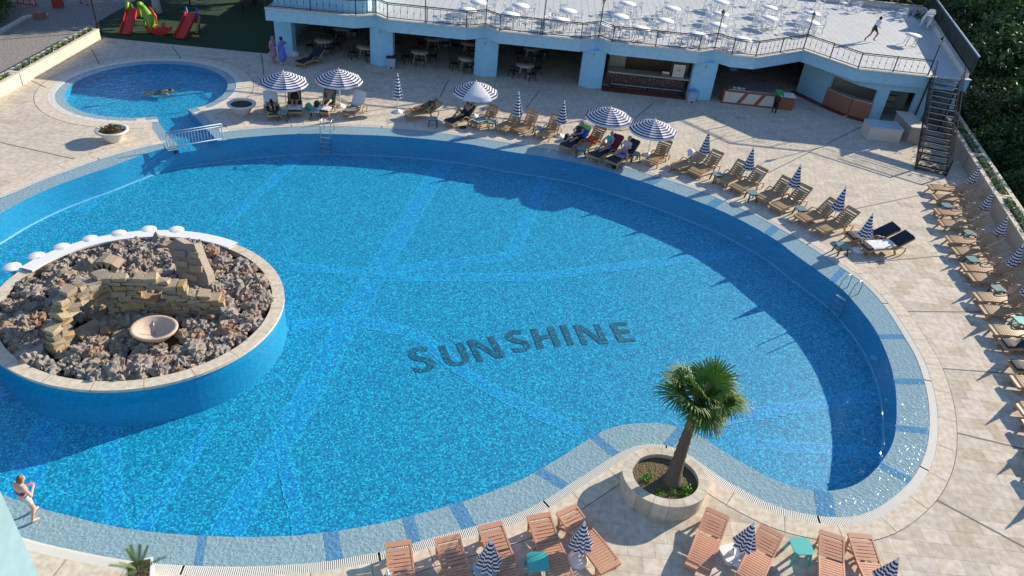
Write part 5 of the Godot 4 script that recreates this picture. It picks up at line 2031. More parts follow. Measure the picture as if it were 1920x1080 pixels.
	for q in [[746, 137, 2.3], [974, 172, 2.2], [1058, 188, 2.13], [1331, 245, 2.05], [1415, 275, 2.05], [1503, 307, 2.05], [1586, 349, 2.05], [1639, 399, 2.0]]:
		closed_umbrella(G(q[0], q[1], q[2]), "furled striped umbrella on the far pool edge, %s from the bare navy cushion" % ["eighth", "seventh", "sixth", "fifth", "fourth", "third", "second", "first"][i], "furled umbrellas on the far pool edge", 1.12)
		i += 1
	i = 0
	for q in [[1838, 309], [1863, 357], [1892, 405], [1921, 458], [1950, 512], [1985, 578], [2010, 648], [2045, 725], [2072, 810]]:
		closed_umbrella(G(q[0], q[1], 1.8), "furled striped umbrella, %s along the right planters from the staircase" % nth[i], "furled umbrellas along the right planters", 1.05)
		i += 1
	i = 0
	for q in [[725, 1070], [921, 1012], [1099, 977], [1414, 977], [1684, 1046]]:
		closed_umbrella(G(q[0], q[1], 1.62), ["furled striped umbrella on the near deck closest to the hotel wing", "furled striped umbrella above the pale blue table", "furled striped umbrella leaning over the planter shadow", "furled striped umbrella in the square white weight", "furled striped umbrella at the far end of the orange-brown loungers"][i], "furled umbrellas on the near deck", 1.15)
		i += 1
	# side tables
	for q in [[923, 228], [1009, 240], [1192, 288], [1345, 326], [1411, 361], [1502, 391], [1580, 460], [1776, 385], [1819, 437], [1824, 486], [1872, 541]]:
		side_table(G(q[0], q[1], 0.44) * Vector3(1, 0, 1), M.dark_green_plastic, "dark green plastic side table between tan loungers", "dark green side tables", 1.05, 0.2, M.table_green)
	for q in [[530, 211], [590, 208], [1090, 278], [812, 222]]:
		side_table(G(q[0], q[1], 0.44) * Vector3(1, 0, 1), M.dark_green_plastic, "dark side table crowded with belongings under the striped umbrellas", "side tables under the umbrellas", 1.05, 0.1, M.table_green)
	for q in [[1008, 1055], [1502, 1026], [1916, 603]]:
		side_table(G(q[0], q[1], 0.44) * Vector3(1, 0, 1), M.turquoise_plastic, "turquoise plastic side table beside a lounger", "turquoise side tables", 1.15, 0.12)
	side_table(G(908, 1072, 0.4) * Vector3(1, 0, 1), M.pale_blue_plastic, "pale blue plastic side table under a furled umbrella on the near deck", "", 1.1, 0.4)
	# square white umbrella weight on the near deck
	var t = thing("umbrella_weight", "white square water-filled umbrella weight beside an orange-brown lounger", "umbrella base", G(1370, 1042) * Vector3(1, 0, 1), 0.35)
	var s = S()
	slab(s, vpoly([[-0.28, -0.2], [-0.2, -0.28], [0.2, -0.28], [0.28, -0.2], [0.28, 0.2], [0.2, 0.28], [-0.2, 0.28], [-0.28, 0.2]]), 0.0, 0.13)
	put("tank", s, M.white_plastic, t)
	s = S(true)
	lathe(s, [Vector2(0.09, 0.13), Vector2(0.06, 0.2), Vector2(0.03, 0.3)], 12)
	put("socket", s, M.white_plastic, t)
	dining()

var _ch = {}
func chair_parts(m):
	var key = m.resource_name
	if _ch.has(key):
		return _ch[key]
	var P = []
	var s = S()
	box(s, Vector3(0, 0.43, 0), Vector3(0.5, 0.035, 0.46), Basis(Vector3.RIGHT, 0.06))
	P.append(["seat", mesh_of(s, m)])
	s = S(true)
	var n = 8
	for k in n:
		var a0 = lerpf(-0.95, 0.95, k / float(n))
		var a1 = lerpf(-0.95, 0.95, (k + 1) / float(n))
		for q in [[0.44, 0.52, 0.0, 0.03], [0.74, 0.86, 0.07, 0.09]]:
			quad(s, Vector3(sin(a0) * 0.29, q[0], -0.10 - cos(a0) * 0.16 - q[2]), Vector3(sin(a1) * 0.29, q[0], -0.10 - cos(a1) * 0.16 - q[2]), Vector3(sin(a1) * 0.29, q[1] - 0.05 * absf(a1), -0.10 - cos(a1) * 0.16 - q[3]), Vector3(sin(a0) * 0.29, q[1] - 0.05 * absf(a0), -0.10 - cos(a0) * 0.16 - q[3]))
		if k % 2 == 0:
			bar(s, Vector3(sin(a0) * 0.29, 0.5, -0.11 - cos(a0) * 0.16), Vector3(sin(a0) * 0.29, 0.77, -0.18 - cos(a0) * 0.16), 0.035, 0.02, Vector3.FORWARD)
	P.append(["backrest", mesh_of(s, m)])
	for x in [-1, 1]:
		for z in [-1, 1]:
			s = S()
			bar(s, Vector3(0.22 * x, 0.44, 0.2 * z), Vector3(0.27 * x, 0.0, 0.25 * z), 0.045, 0.045, Vector3.FORWARD)
			P.append(["leg", mesh_of(s, m)])
		s = S()
		bar(s, Vector3(0.27 * x, 0.66, -0.2), Vector3(0.28 * x, 0.63, 0.16), 0.05, 0.03)
		bar(s, Vector3(0.28 * x, 0.63, 0.16), Vector3(0.25 * x, 0.43, 0.2), 0.04, 0.03, Vector3.FORWARD)
		P.append(["armrest", mesh_of(s, m)])
	_ch[key] = P
	return P
func chair(at, turn, m, label, group):
	var t = thing("plastic_chair", label, "chair", at, turn, group)
	for p in chair_parts(m):
		inst(p[0], p[1], t)
	return t
func round_table(at, m, r, label, group):
	var t = thing("round_table", label, "table", at, 0.0, group)
	var key = "table" + m.resource_name
	if not _st.has(key):
		var s = S(true)
		lathe(s, [Vector2(0, 0.735), Vector2(0.985, 0.735), Vector2(1.0, 0.72), Vector2(1.0, 0.69), Vector2(0.97, 0.69), Vector2(0, 0.70)], 32)
		var top = mesh_of(s, m)
		s = S()
		bar(s, Vector3(0.3, 0.7, 0.0), Vector3(0.5, 0.0, 0.0), 0.05, 0.06, Vector3.FORWARD)
		_st[key] = [top, mesh_of(s, m)]
	inst("tabletop", _st[key][0], t).scale = Vector3(r, 1, r)
	for k in 4:
		inst("leg", _st[key][1], t).rotation.y = TAU * k / 4.0 + 0.6
	return t

func dining():
	var spots = [[898, 4], [873, 26], [955, 36], [976, 10], [1065, 19.5], [1052, 40], [1130, 47], [1163, 30], [1177, 6], [1261, 15], [1247, 37.5], [1205, 61], [1314, 72], [1353, 3], [1351, 25], [1346, 46], [1443, 13], [1443, 33], [1523, 24], [1521, 41], [1398, 80]]
	for q in spots:
		var c = G(q[0], q[1], TER + 0.735)
		c.y = TER
		if c.z > -49.0:
			c.z = -49.0
		round_table(c, M.white_plastic, 0.6, "round white plastic table on the sunny roof terrace", "white tables on the terrace")
		for k in 4:
			var a = TAU * k / 4.0 + rng.randf_range(-0.35, 0.35) + 0.25
			var d = rng.randf_range(0.72, 0.95)
			var p = c + Vector3(sin(a), 0, cos(a)) * d
			if p.z > -48.6 and not (p.z < -48.2 and absf(fmod(p.x + 100, 7.0) - 3.0) > 1.4):
				continue
			chair(p, a + PI + rng.randf_range(-0.25, 0.25), M.white_plastic, "white plastic armchair at a round table on the roof terrace", "white chairs on the terrace")
	var lone = G(1713, 65, TER + 0.735)
	lone.y = TER
	round_table(lone, M.white_plastic, 0.55, "lone white round table near the running waiter on the terrace", "")
	for q in [[1460, -2, 0.3], [1488, 2, -0.4], [1538, 6, 0.5], [1583, 6, 0.2], [1606, 14, -0.9], [1692, 26, -1.2], [1412, 2, 0.2], [1510, 12, 2.5]]:
		var p = G(q[0], q[1], TER + 0.4)
		p.y = TER
		chair(p, q[2], M.white_plastic, "white plastic armchair left standing at the back of the terrace", "loose chairs at the back of the terrace")
	var sp = G(1737, 36, TER + 0.6)
	for k in 7:
		var c = chair(Vector3(sp.x, TER + 0.09 * k, sp.z + 0.06 * k), -0.6, M.white_plastic, "white plastic armchair in a tall stack by the terrace fence", "stacked chairs by the fence")
	# shaded tables below the terrace
	for q in [[606, 75], [686, 87], [787, 96], [876, 109], [985, 121], [640, 52], [812, 72], [880, 80], [997, 90], [720, 70]]:
		var c = G(q[0], q[1], 0.735)
		c.y = 0
		if c.z > -48.9:
			c.z = -48.9
		round_table(c, M.cream_table, 0.62, "round cream table in the shade under the terrace", "cream tables under the terrace")
		for k in 4:
			var a = TAU * k / 4.0 + rng.randf_range(-0.3, 0.3) + 0.4
			chair(c + Vector3(sin(a), 0, cos(a)) * 0.9, a + PI, M.dark_chair, "dark chair at a cream table under the terrace", "dark chairs under the terrace")
	var f = G(560, 120, 0.25) * Vector3(1, 0, 1)
	L.append(lounger("far", f, 2.65, "cushioned lounger parked in the shade by the first blue pillar", "", Vector3(1.1, 1, 1), 0.6, "navy_cloth"))

# ---------------------------------------------------------------- people: one continuous skin over a skeleton of tapered capsules
func skin(bones: Array, cell, s: SurfaceTool):
	var lo = Vector3.ONE * 1e9
	var hi = -lo
	for b in bones:
		var r = max(b[2], b[3]) + cell * 3
		for p in [b[0], b[1]]:
			lo = lo.min(p - Vector3.ONE * r)
			hi = hi.max(p + Vector3.ONE * r)
	var nx = int((hi.x - lo.x) / cell) + 2
	var ny = int((hi.y - lo.y) / cell) + 2
	var nz = int((hi.z - lo.z) / cell) + 2
	var val = PackedFloat32Array()
	val.resize(nx * ny * nz)
	val.fill(1.0)
	var best = PackedFloat32Array()
	best.resize(nx * ny * nz)
	best.fill(9.0)
	var who = PackedInt32Array()
	who.resize(nx * ny * nz)
	var kk = 0.035
	for bi in bones.size():
		var b = bones[bi]
		var A: Vector3 = b[0]
		var D: Vector3 = b[1] - b[0]
		var dd = max(D.length_squared(), 1e-8)
		var ra: float = b[2]
		var rb: float = b[3]
		var m = max(ra, rb) + cell * 2.5 + kk
		var l0 = ((A.min(b[1]) - Vector3.ONE * m - lo) / cell).floor()
		var h0 = ((A.max(b[1]) + Vector3.ONE * m - lo) / cell).ceil()
		for i in range(max(0, int(l0.x)), min(nx, int(h0.x) + 1)):
			for j in range(max(0, int(l0.y)), min(ny, int(h0.y) + 1)):
				for k in range(max(0, int(l0.z)), min(nz, int(h0.z) + 1)):
					var p = lo + Vector3(i, j, k) * cell - A
					var t = clampf(p.dot(D) / dd, 0.0, 1.0)
					var d = (p - D * t).length() - lerpf(ra, rb, t)
					var at = (i * ny + j) * nz + k
					if d < best[at]:
						best[at] = d
						who[at] = bi
					var o = val[at]
					var h = maxf(kk - absf(o - d), 0.0) / kk
					val[at] = minf(o, d) - h * h * kk * 0.25
	var ids = {}
	var vs = []
	var cs = []
	for i in nx - 1:
		for j in ny - 1:
			for k in nz - 1:
				var at = (i * ny + j) * nz + k
				if val[at] > cell * 2.2:
					continue
				var neg = 0
				var sum = Vector3.ZERO
				var cnt = 0
				var v = []
				for c in 8:
					var x = val[at + ((c >> 2) * ny + ((c >> 1) & 1)) * nz + (c & 1)]
					v.append(x)
					if x < 0:
						neg += 1
				if neg == 0 or neg == 8:
					continue
				for e in [[0, 1], [2, 3], [4, 5], [6, 7], [0, 2], [1, 3], [4, 6], [5, 7], [0, 4], [1, 5], [2, 6], [3, 7]]:
					var va = v[e[0]]
					var vb = v[e[1]]
					if (va < 0) != (vb < 0):
						var t = va / (va - vb)
						var pa = Vector3(e[0] >> 2, (e[0] >> 1) & 1, e[0] & 1)
						var pb = Vector3(e[1] >> 2, (e[1] >> 1) & 1, e[1] & 1)
						sum += pa.lerp(pb, t)
						cnt += 1
				ids[at] = vs.size()
				vs.append(lo + (Vector3(i, j, k) + sum / cnt) * cell)
				cs.append(bones[who[at]][4])
	var sx = ny * nz
	for at in ids:
		for ax in 3:
			var step = [sx, nz, 1][ax]
			var u = [nz, 1, sx][ax]
			var w = [1, sx, nz][ax]
			if (val[at] < 0) != (val[at + step] < 0):
				var q = [at, at - u, at - u - w, at - w]
				var ok = true
				for x in q:
					if not ids.has(x):
						ok = false
				if not ok:
					continue
				if val[at] < 0:
					q.reverse()
				for tr in [[0, 1, 2], [0, 2, 3]]:
					for x in tr:
						s.set_color(cs[ids[q[x]]])
						s.add_vertex(vs[ids[q[x]]])

const SKIN = Color(0.47, 0.26, 0.17)
const TAN = Color(0.34, 0.17, 0.10)
func human(j: Dictionary, c: Dictionary) -> ArrayMesh:
	var base = {"head": Vector3(0, 1.60, 0.02), "neck": Vector3(0, 1.45, 0), "chest": Vector3(0, 1.30, 0), "waist": Vector3(0, 1.09, 0), "pelvis": Vector3(0, 0.95, 0),
		"sl": Vector3(-0.17, 1.39, 0), "sr": Vector3(0.17, 1.39, 0), "el": Vector3(-0.25, 1.12, -0.03), "er": Vector3(0.25, 1.12, -0.03), "wl": Vector3(-0.26, 0.88, 0.05), "wr": Vector3(0.26, 0.88, 0.05),
		"hl": Vector3(-0.09, 0.92, 0), "hr": Vector3(0.09, 0.92, 0), "kl": Vector3(-0.10, 0.50, 0.02), "kr": Vector3(0.10, 0.50, 0.02), "al": Vector3(-0.10, 0.085, -0.02), "ar": Vector3(0.10, 0.085, -0.02),
		"tl": Vector3(-0.12, 0.035, 0.13), "tr": Vector3(0.12, 0.035, 0.13), "face": Vector3(0, 0, 1)}
	base.merge(j, true)
	var q = base
	var sk = c.get("skin", SKIN)
	var top = c.get("top", sk)
	var sleeve = c.get("sleeve", sk)
	var low = c.get("bottom", top)
	var thigh = c.get("thigh", sk)
	var shin = c.get("shin", sk)
	var shoe = c.get("shoe", sk)
	var hair = c.get("hair", Color(0.03, 0.018, 0.01))
	var up = (q.head - q.neck).normalized()
	var face = (q.face - up * q.face.dot(up)).normalized()
	var bn = []
	bn.append([q.head + up * 0.035, q.head - up * 0.05 + face * 0.015, 0.095, 0.075, sk])
	bn.append([q.head + up * 0.045 - face * 0.025, q.head - up * 0.01 - face * 0.045, 0.098, 0.085, hair])
	if c.has("bun"):
		bn.append([q.head + up * 0.11 - face * 0.06, q.head + up * 0.12 - face * 0.06, 0.05, 0.05, hair])
	if c.has("long_hair"):
		bn.append([q.head - face * 0.05, q.neck - face * 0.07 - up * 0.05, 0.085, 0.06, hair])
	bn.append([q.head + face * 0.085, q.head + face * 0.108 - up * 0.015, 0.016, 0.018, sk])
	var sd = up.cross(face)
	for x in [-1, 1]:
		bn.append([q.head + sd * 0.092 * x + up * 0.01, q.head + sd * 0.095 * x - up * 0.015, 0.018, 0.014, sk])
	bn.append([q.neck - up * 0.03, q.head - up * 0.05, 0.055, 0.05, sk])
	bn.append([q.sl, q.sr, 0.075, 0.075, top])
	bn.append([q.chest + (q.sl - q.chest) * 0.4, q.waist, 0.115, 0.11, top])
	bn.append([q.chest + (q.sr - q.chest) * 0.4, q.waist, 0.115, 0.11, top if not c.has("bare_back") else sk])
	bn.append([q.waist, q.pelvis, 0.12, 0.135, c.get("belly", low)])
	bn.append([q.hl, q.hr, 0.115, 0.115, low])
	for x in ["l", "r"]:
		bn.append([q["s" + x], q["e" + x], 0.058, 0.043, sleeve])
		bn.append([q["e" + x], q["w" + x], 0.042, 0.029, sk])
		var hd = (q["w" + x] - q["e" + x]).normalized()
		bn.append([q["w" + x] + hd * 0.02, q["w" + x] + hd * 0.075, 0.03, 0.034, sk])
		var m = q["h" + x].lerp(q["k" + x], 0.45)
		bn.append([q["h" + x], m, 0.098, 0.078, c.get("hip", low)])
		bn.append([m, q["k" + x], 0.076, 0.056, thigh])
		bn.append([q["k" + x], q["k" + x].lerp(q["a" + x], 0.35), 0.056, 0.056, shin])
		bn.append([q["k" + x].lerp(q["a" + x], 0.35), q["a" + x], 0.055, 0.036, shin])
		bn.append([q["a" + x], q["t" + x], 0.042, 0.034, shoe])
	for e in c.get("extra", []):
		bn.append(e)
	var s = S(true)
	skin(bn, 0.024, s)
	for x in ["l", "r"]:
		var hd = (q["w" + x] - q["e" + x]).normalized()
		var side = hd.cross(face if absf(hd.dot(face)) < 0.9 else up).normalized()
		var nm = side.cross(hd)
		s.set_color(sk)
		for k in 4:
			var o = q["w" + x] + hd * 0.085 + side * (k - 1.5) * 0.019
			var ln = [0.055, 0.068, 0.064, 0.05][k]
			tube(s, [o, o + hd * ln * 0.55 + nm * 0.006, o + hd * ln * 0.85 + nm * 0.028], [0.010, 0.009, 0.006], 5)
		var th = q["w" + x] + hd * 0.03 + side * 0.028
		tube(s, [th, th + side * 0.028 + hd * 0.022, th + side * 0.03 + hd * 0.05], [0.011, 0.010, 0.007], 5)
	return mesh_of(s, M.person)

func person(j, c, xf: Transform3D, label):
	var o = inst("person", human(j, c))
	o.transform = xf
	return tag(o, label, "person")

func recline(theta, k = 0.0, o = {}) -> Dictionary:
	var d = Vector3(0, sin(theta), cos(theta))
	var n = Vector3(0, cos(theta), -sin(theta))
	var p = Vector3(0, 0.50, 1.17)
	var q = {"pelvis": p, "waist": p + d * 0.18 + n * 0.02, "chest": p + d * 0.38 + n * 0.03, "neck": p + d * 0.55 + n * 0.04, "head": p + d * 0.69 + n * 0.06, "face": n,
		"sl": p + d * 0.47 + n * 0.03 + Vector3(0.18, 0, 0), "sr": p + d * 0.47 + n * 0.03 - Vector3(0.18, 0, 0), "hl": p + Vector3(0.09, 0, 0), "hr": p + Vector3(-0.09, 0, 0)}
	q.merge({"el": p + d * 0.2 + Vector3(0.27, 0.02, -0.02), "er": p + d * 0.2 + Vector3(-0.27, 0.02, -0.02), "wl": p + Vector3(0.24, 0.06, -0.12), "wr": p + Vector3(-0.24, 0.06, -0.12)})
	q.merge({"kl": Vector3(0.11, 0.55 + k, 0.74 + k * 0.35), "kr": Vector3(-0.11, 0.55, 0.74), "al": Vector3(0.11, 0.5, 0.34 + k * 0.9), "ar": Vector3(-0.10, 0.5, 0.34), "tl": Vector3(0.13, 0.56 if k < 0.1 else 0.48, 0.24 + k * 0.9 - (0.05 if k > 0.1 else 0.0)), "tr": Vector3(-0.13, 0.60, 0.27)})
	q.merge(o, true)
	return q

func on(l: Node3D, up = 0.0) -> Transform3D:
	var t = l.transform
	return Transform3D(Basis(Vector3.UP, l.rotation.y).scaled(Vector3.ONE * 1.04), t.origin + Vector3(0, up, 0))

func people():
	var black = Color(0.012, 0.012, 0.014)
	# on the loungers
	person(recline(0.75, 0.0, {"kl": Vector3(0.13, 0.62, 0.62), "al": Vector3(0.05, 0.25, 0.45), "tl": Vector3(0.05, 0.1, 0.36), "kr": Vector3(-0.12, 0.60, 0.66), "ar": Vector3(-0.06, 0.2, 0.45), "tr": Vector3(-0.08, 0.08, 0.34)}), {"top": Color(0.05, 0.04, 0.03), "bottom": black, "skin": TAN, "hair": black}, on(L[0]), "person sitting with legs down on the lounger with a white towel")
	person(recline(0.95), {"top": black, "bottom": black, "hip": black, "hair": Color(0.05, 0.05, 0.06), "extra": []}, on(L[1], 0.06), "person in black swimsuit reclining under the first striped umbrella")
	person(recline(0.95, 0.18, {"wl": Vector3(0.06, 0.95, 1.3), "wr": Vector3(-0.06, 0.95, 1.3), "el": Vector3(0.25, 0.78, 1.45), "er": Vector3(-0.25, 0.78, 1.45)}), {"top": Color(0.35, 0.2, 0.2), "bottom": Color(0.3, 0.27, 0.25), "hair": Color(0.02, 0.03, 0.2)}, on(L[2], 0.06), "person in dark blue cap reading on a leafy patterned lounger")
	person(recline(0.45, 0.0, {}), {"skin": TAN, "top": Color(0.02, 0.03, 0.025), "bottom": Color(0.06, 0.1, 0.04), "hip": Color(0.06, 0.1, 0.04), "hair": Color(0.08, 0.05, 0.03)}, on(L[4]), "person in dark top and patterned shorts lying on the low lounger")
	person(recline(0.8, 0.28, {"wl": Vector3(0.07, 1.22, 1.83), "wr": Vector3(-0.07, 1.22, 1.83), "el": Vector3(0.36, 1.25, 1.72), "er": Vector3(-0.36, 1.25, 1.72)}), {"skin": Color(0.40, 0.24, 0.17), "bottom": black, "hip": black, "hair": black}, on(L[5], 0.06), "person reclining with hands behind the head in black shorts")
	person(recline(1.15, 0.15, {"wl": Vector3(0.05, 0.7, 0.9), "wr": Vector3(-0.05, 0.72, 0.88), "el": Vector3(0.27, 0.8, 1.15), "er": Vector3(-0.27, 0.8, 1.15), "face": Vector3(0, -0.3, -1)}), {"skin": Color(0.45, 0.28, 0.22), "top": black, "bottom": black, "hair": Color(0.015, 0.01, 0.01)}, on(L[10], 0.06), "person in black swimsuit sitting up on a navy cushion")
	person(recline(1.2, 0.2, {"wl": Vector3(0.1, 0.62, 0.75), "wr": Vector3(-0.12, 0.66, 0.8), "el": Vector3(0.28, 0.82, 1.1), "er": Vector3(-0.26, 0.82, 1.12), "face": Vector3(-0.6, -0.2, -1)}), {"skin": Color(0.42, 0.27, 0.2), "top": Color(0.15, 0.28, 0.4), "belly": Color(0.42, 0.27, 0.2), "bottom": Color(0.1, 0.2, 0.35), "hair": Color(0.03, 0.012, 0.008)}, on(L[12], 0.06), "person in blue bikini sitting up on a navy and red lounger")
	person(recline(1.1, 0.05, {"wl": Vector3(0.08, 0.68, 0.98), "wr": Vector3(-0.1, 0.68, 0.98), "el": Vector3(0.28, 0.78, 1.2), "er": Vector3(-0.28, 0.78, 1.2), "face": Vector3(0, -0.5, -1), "kr": Vector3(-0.4, 0.55, 0.85), "ar": Vector3(-0.46, 0.12, 0.78), "tr": Vector3(-0.47, 0.05, 0.63)}), {"skin": Color(0.5, 0.3, 0.23), "top": Color(0.62, 0.42, 0.38), "sleeve": Color(0.62, 0.45, 0.4), "bottom": Color(0.4, 0.22, 0.5), "hair": Color(0.06, 0.03, 0.015)}, on(L[13], 0.06), "person in pink top sitting with one foot on the deck")
	# standing by the first pillar
	var a = G(514, 118)
	person({"wr": Vector3(0.16, 1.1, 0.25)}, {"skin": Color(0.45, 0.22, 0.2), "top": Color(0.45, 0.25, 0.38), "sleeve": Color(0.45, 0.25, 0.38), "bottom": Color(0.45, 0.2, 0.3), "thigh": Color(0.4, 0.15, 0.2), "hair": Color(0.1, 0.08, 0.2), "extra": [[Vector3(0, 0.9, 0), Vector3(0, 0.55, 0), 0.17, 0.22, Color(0.45, 0.22, 0.32)]]}, Transform3D(Basis(Vector3.UP, 1.2), a), "person in pink dress standing behind a companion by the first pillar")
	a = G(531, 121)
	person({"wl": Vector3(-0.3, 1.2, 0.2), "el": Vector3(-0.32, 1.28, -0.02)}, {"top": Color(0.13, 0.17, 0.62), "sleeve": Color(0.13, 0.17, 0.62), "bottom": Color(0.13, 0.17, 0.62), "hair": black, "shoe": Color(0.7, 0.7, 0.65), "extra": [[Vector3(0, 1.0, 0), Vector3(0, 0.45, 0), 0.19, 0.25, Color(0.13, 0.17, 0.62)]]}, Transform3D(Basis(Vector3.UP, -2.2).scaled(Vector3.ONE * 1.02), a), "person in loose blue dress standing beside the first pillar")
	# running waiter
	a = G(1632, 78, TER)
	person({"hl": Vector3(-0.09, 0.92, 0), "kl": Vector3(-0.09, 0.62, 0.3), "al": Vector3(-0.09, 0.22, 0.12), "tl": Vector3(-0.1, 0.14, 0.25), "kr": Vector3(0.1, 0.52, -0.1), "ar": Vector3(0.1, 0.2, -0.42), "tr": Vector3(0.1, 0.07, -0.38), "al2": 0, "chest": Vector3(0, 1.3, 0.09), "neck": Vector3(0, 1.45, 0.14), "head": Vector3(0, 1.59, 0.19), "sl": Vector3(-0.18, 1.38, 0.12), "sr": Vector3(0.18, 1.38, 0.12), "el": Vector3(-0.27, 1.13, -0.05), "wl": Vector3(-0.22, 1.05, 0.2), "er": Vector3(0.28, 1.15, 0.18), "wr": Vector3(0.22, 1.05, 0.42)}, {"skin": TAN, "top": Color(0.72, 0.74, 0.8), "sleeve": Color(0.72, 0.74, 0.8), "bottom": Color(0.02, 0.02, 0.03), "hip": Color(0.02, 0.02, 0.03), "shoe": black, "hair": Color(0.05, 0.02, 0.01)}, Transform3D(Basis(Vector3.UP, 1.9).scaled(Vector3.ONE * 1.03), a - Vector3(0, 0.04, 0)), "person in white shirt and dark shorts running across the terrace")
	# man in green at the buffet
	a = G(1450, 212)
	person({"wl": Vector3(-0.2, 1.05, 0.3), "wr": Vector3(0.2, 1.05, 0.3), "el": Vector3(-0.27, 1.14, 0.02), "er": Vector3(0.27, 1.14, 0.02)}, {"skin": TAN, "top": Color(0.02, 0.27, 0.10), "sleeve": Color(0.02, 0.27, 0.10), "bottom": black, "thigh": black, "shin": black, "shoe": black, "hair": black}, Transform3D(Basis(Vector3.UP, 2.7).scaled(Vector3.ONE * 1.06), a), "person in green shirt and black trousers working at the buffet counter")
	# woman at the pool edge
	a = G(63, 972)
	person({"wl": Vector3(-0.08, 1.12, 0.26), "el": Vector3(-0.29, 1.12, 0.04), "wr": Vector3(0.1, 1.12, 0.26), "er": Vector3(0.29, 1.12, 0.02), "kl": Vector3(-0.11, 0.5, 0.06), "al": Vector3(-0.12, 0.085, -0.1), "tl": Vector3(-0.15, 0.035, 0.05), "kr": Vector3(0.13, 0.5, 0.12), "ar": Vector3(0.17, 0.085, 0.16), "tr": Vector3(0.21, 0.035, 0.3), "neck": Vector3(0, 1.45, 0.04), "head": Vector3(0, 1.58, 0.09)}, {"skin": Color(0.62, 0.33, 0.25), "top": Color(0.62, 0.33, 0.25), "belly": Color(0.62, 0.33, 0.25), "bottom": Color(0.5, 0.52, 0.58), "hip": Color(0.5, 0.52, 0.58), "hair": Color(0.16, 0.085, 0.04), "bun": 1, "shoe": Color(0.6, 0.42, 0.3), "extra": [[Vector3(-0.10, 1.2, -0.065), Vector3(0.10, 1.2, -0.065), 0.07, 0.07, Color(0.05, 0.05, 0.2)]]}, Transform3D(Basis(Vector3.UP, 2.75).scaled(Vector3.ONE * 0.9), a), "person in bikini top and pale shorts standing on the pool shelf")
	# swimmer
	a = G(297, 170, WATER)
	person({"pelvis": Vector3(0, -0.06, 0), "waist": Vector3(0, -0.04, 0.15), "chest": Vector3(0, -0.02, 0.36), "neck": Vector3(0, 0.02, 0.53), "head": Vector3(0, 0.08, 0.66), "face": Vector3(0, -1, 0.2), "sl": Vector3(0.18, -0.02, 0.46), "sr": Vector3(-0.18, -0.02, 0.46), "el": Vector3(0.36, -0.06, 0.66), "er": Vector3(-0.36, -0.06, 0.6), "wl": Vector3(0.3, -0.1, 0.88), "wr": Vector3(-0.36, -0.14, 0.34), "hl": Vector3(0.09, -0.08, -0.02), "hr": Vector3(-0.09, -0.08, -0.02), "kl": Vector3(0.14, -0.16, -0.42), "kr": Vector3(-0.14, -0.14, -0.42), "al": Vector3(0.12, -0.12, -0.82), "ar": Vector3(-0.12, -0.2, -0.8), "tl": Vector3(0.13, -0.12, -0.96), "tr": Vector3(-0.13, -0.24, -0.93)}, {"skin": Color(0.45, 0.3, 0.16), "bottom": Color(0.1, 0.12, 0.06), "hair": Color(0.06, 0.02, 0.01)}, Transform3D(Basis(Vector3.UP, 1.75), a - Vector3(0, 0.05, 0)), "person swimming face down in the small round pool")
	# walker on the road
	a = G(157, 9)
	person({"kl": Vector3(-0.09, 0.5, 0.18), "al": Vector3(-0.09, 0.09, 0.32), "tl": Vector3(-0.1, 0.06, 0.46), "kr": Vector3(0.09, 0.5, -0.04), "ar": Vector3(0.1, 0.12, -0.34), "tr": Vector3(0.1, 0.04, -0.24)}, {"top": Color(0.5, 0.5, 0.5), "sleeve": Color(0.5, 0.5, 0.5), "bottom": Color(0.05, 0.05, 0.08), "hip": Color(0.05, 0.05, 0.08), "shoe": black}, Transform3D(Basis(Vector3.UP, 1.4), a), "person walking along the sunny end of the road, legs showing")

# ---------------------------------------------------------------- small things
func tube_thing(t, called, pts, r, m, n = 8):
	var s = S(true)
	tube(s, pts, r, n)
	return put(called, s, m, t)

func ladder(at: Vector3, out: Vector2, label):
	# out points from the water towards the deck
	var t = thing("pool_ladder", label, "ladder", at, atan2(-out.x, -out.y))
	for x in [-0.27, 0.27]:
		var pts = []
		for k in 9:
			var a = PI * k / 8.0
			pts.append(Vector3(x, 0.55 + 0.2 * sin(a), -0.14 - 0.22 * cos(PI - a) * -1.0 * 1.0))
		tube_thing(t, "handrail", [Vector3(x, -1.1, 0.12), Vector3(x, 0.3, 0.1), Vector3(x, 0.62, 0.0), Vector3(x, 0.72, -0.2), Vector3(x, 0.7, -0.5), Vector3(x, 0.55, -0.62), Vector3(x, -0.01, -0.6)], 0.022, M.chrome)
	for y in [-0.15, -0.4, -0.65, -0.9]:
		var s = S()
		box(s, Vector3(0, y, 0.12), Vector3(0.54, 0.03, 0.1))
		put("step", s, M.steel, t)
	return t

func flower_bowl(at, label, flowers):
	var t = thing("flower_bowl", label, "planter", at)
	var s = S(true)
	lathe(s, [Vector2(0.38, 0.0), Vector2(0.42, 0.06), Vector2(0.56, 0.34), Vector2(0.66, 0.46), Vector2(0.76, 0.5), Vector2(0.77, 0.56), Vector2(0.70, 0.585), Vector2(0.6, 0.56), Vector2(0.57, 0.48), Vector2(0.0, 0.48)], 36)
	put("bowl", s, M.white_stone, t)
	s = S(true)
	lathe(s, [Vector2(0.58, 0.50), Vector2(0.3, 0.53), Vector2(0, 0.53)], 20)
	put("soil", s, M.soil, t)
	if flowers:
		var f = tag(inst("red_flowers", clump(81, 40, 16, Vector3(0.5, 0.1, 0.46), 0.1, [Vector3(0.05, 0.13, 0.03), Vector3(0.08, 0.16, 0.04), Vector3(0.35, 0.02, 0.05), Vector3(0.06, 0.10, 0.03)], 0.06, 0.1)), "red flowering plants filling the white bowl", "plant")
		f.position = at + Vector3(0, 0.62, 0)
	return t

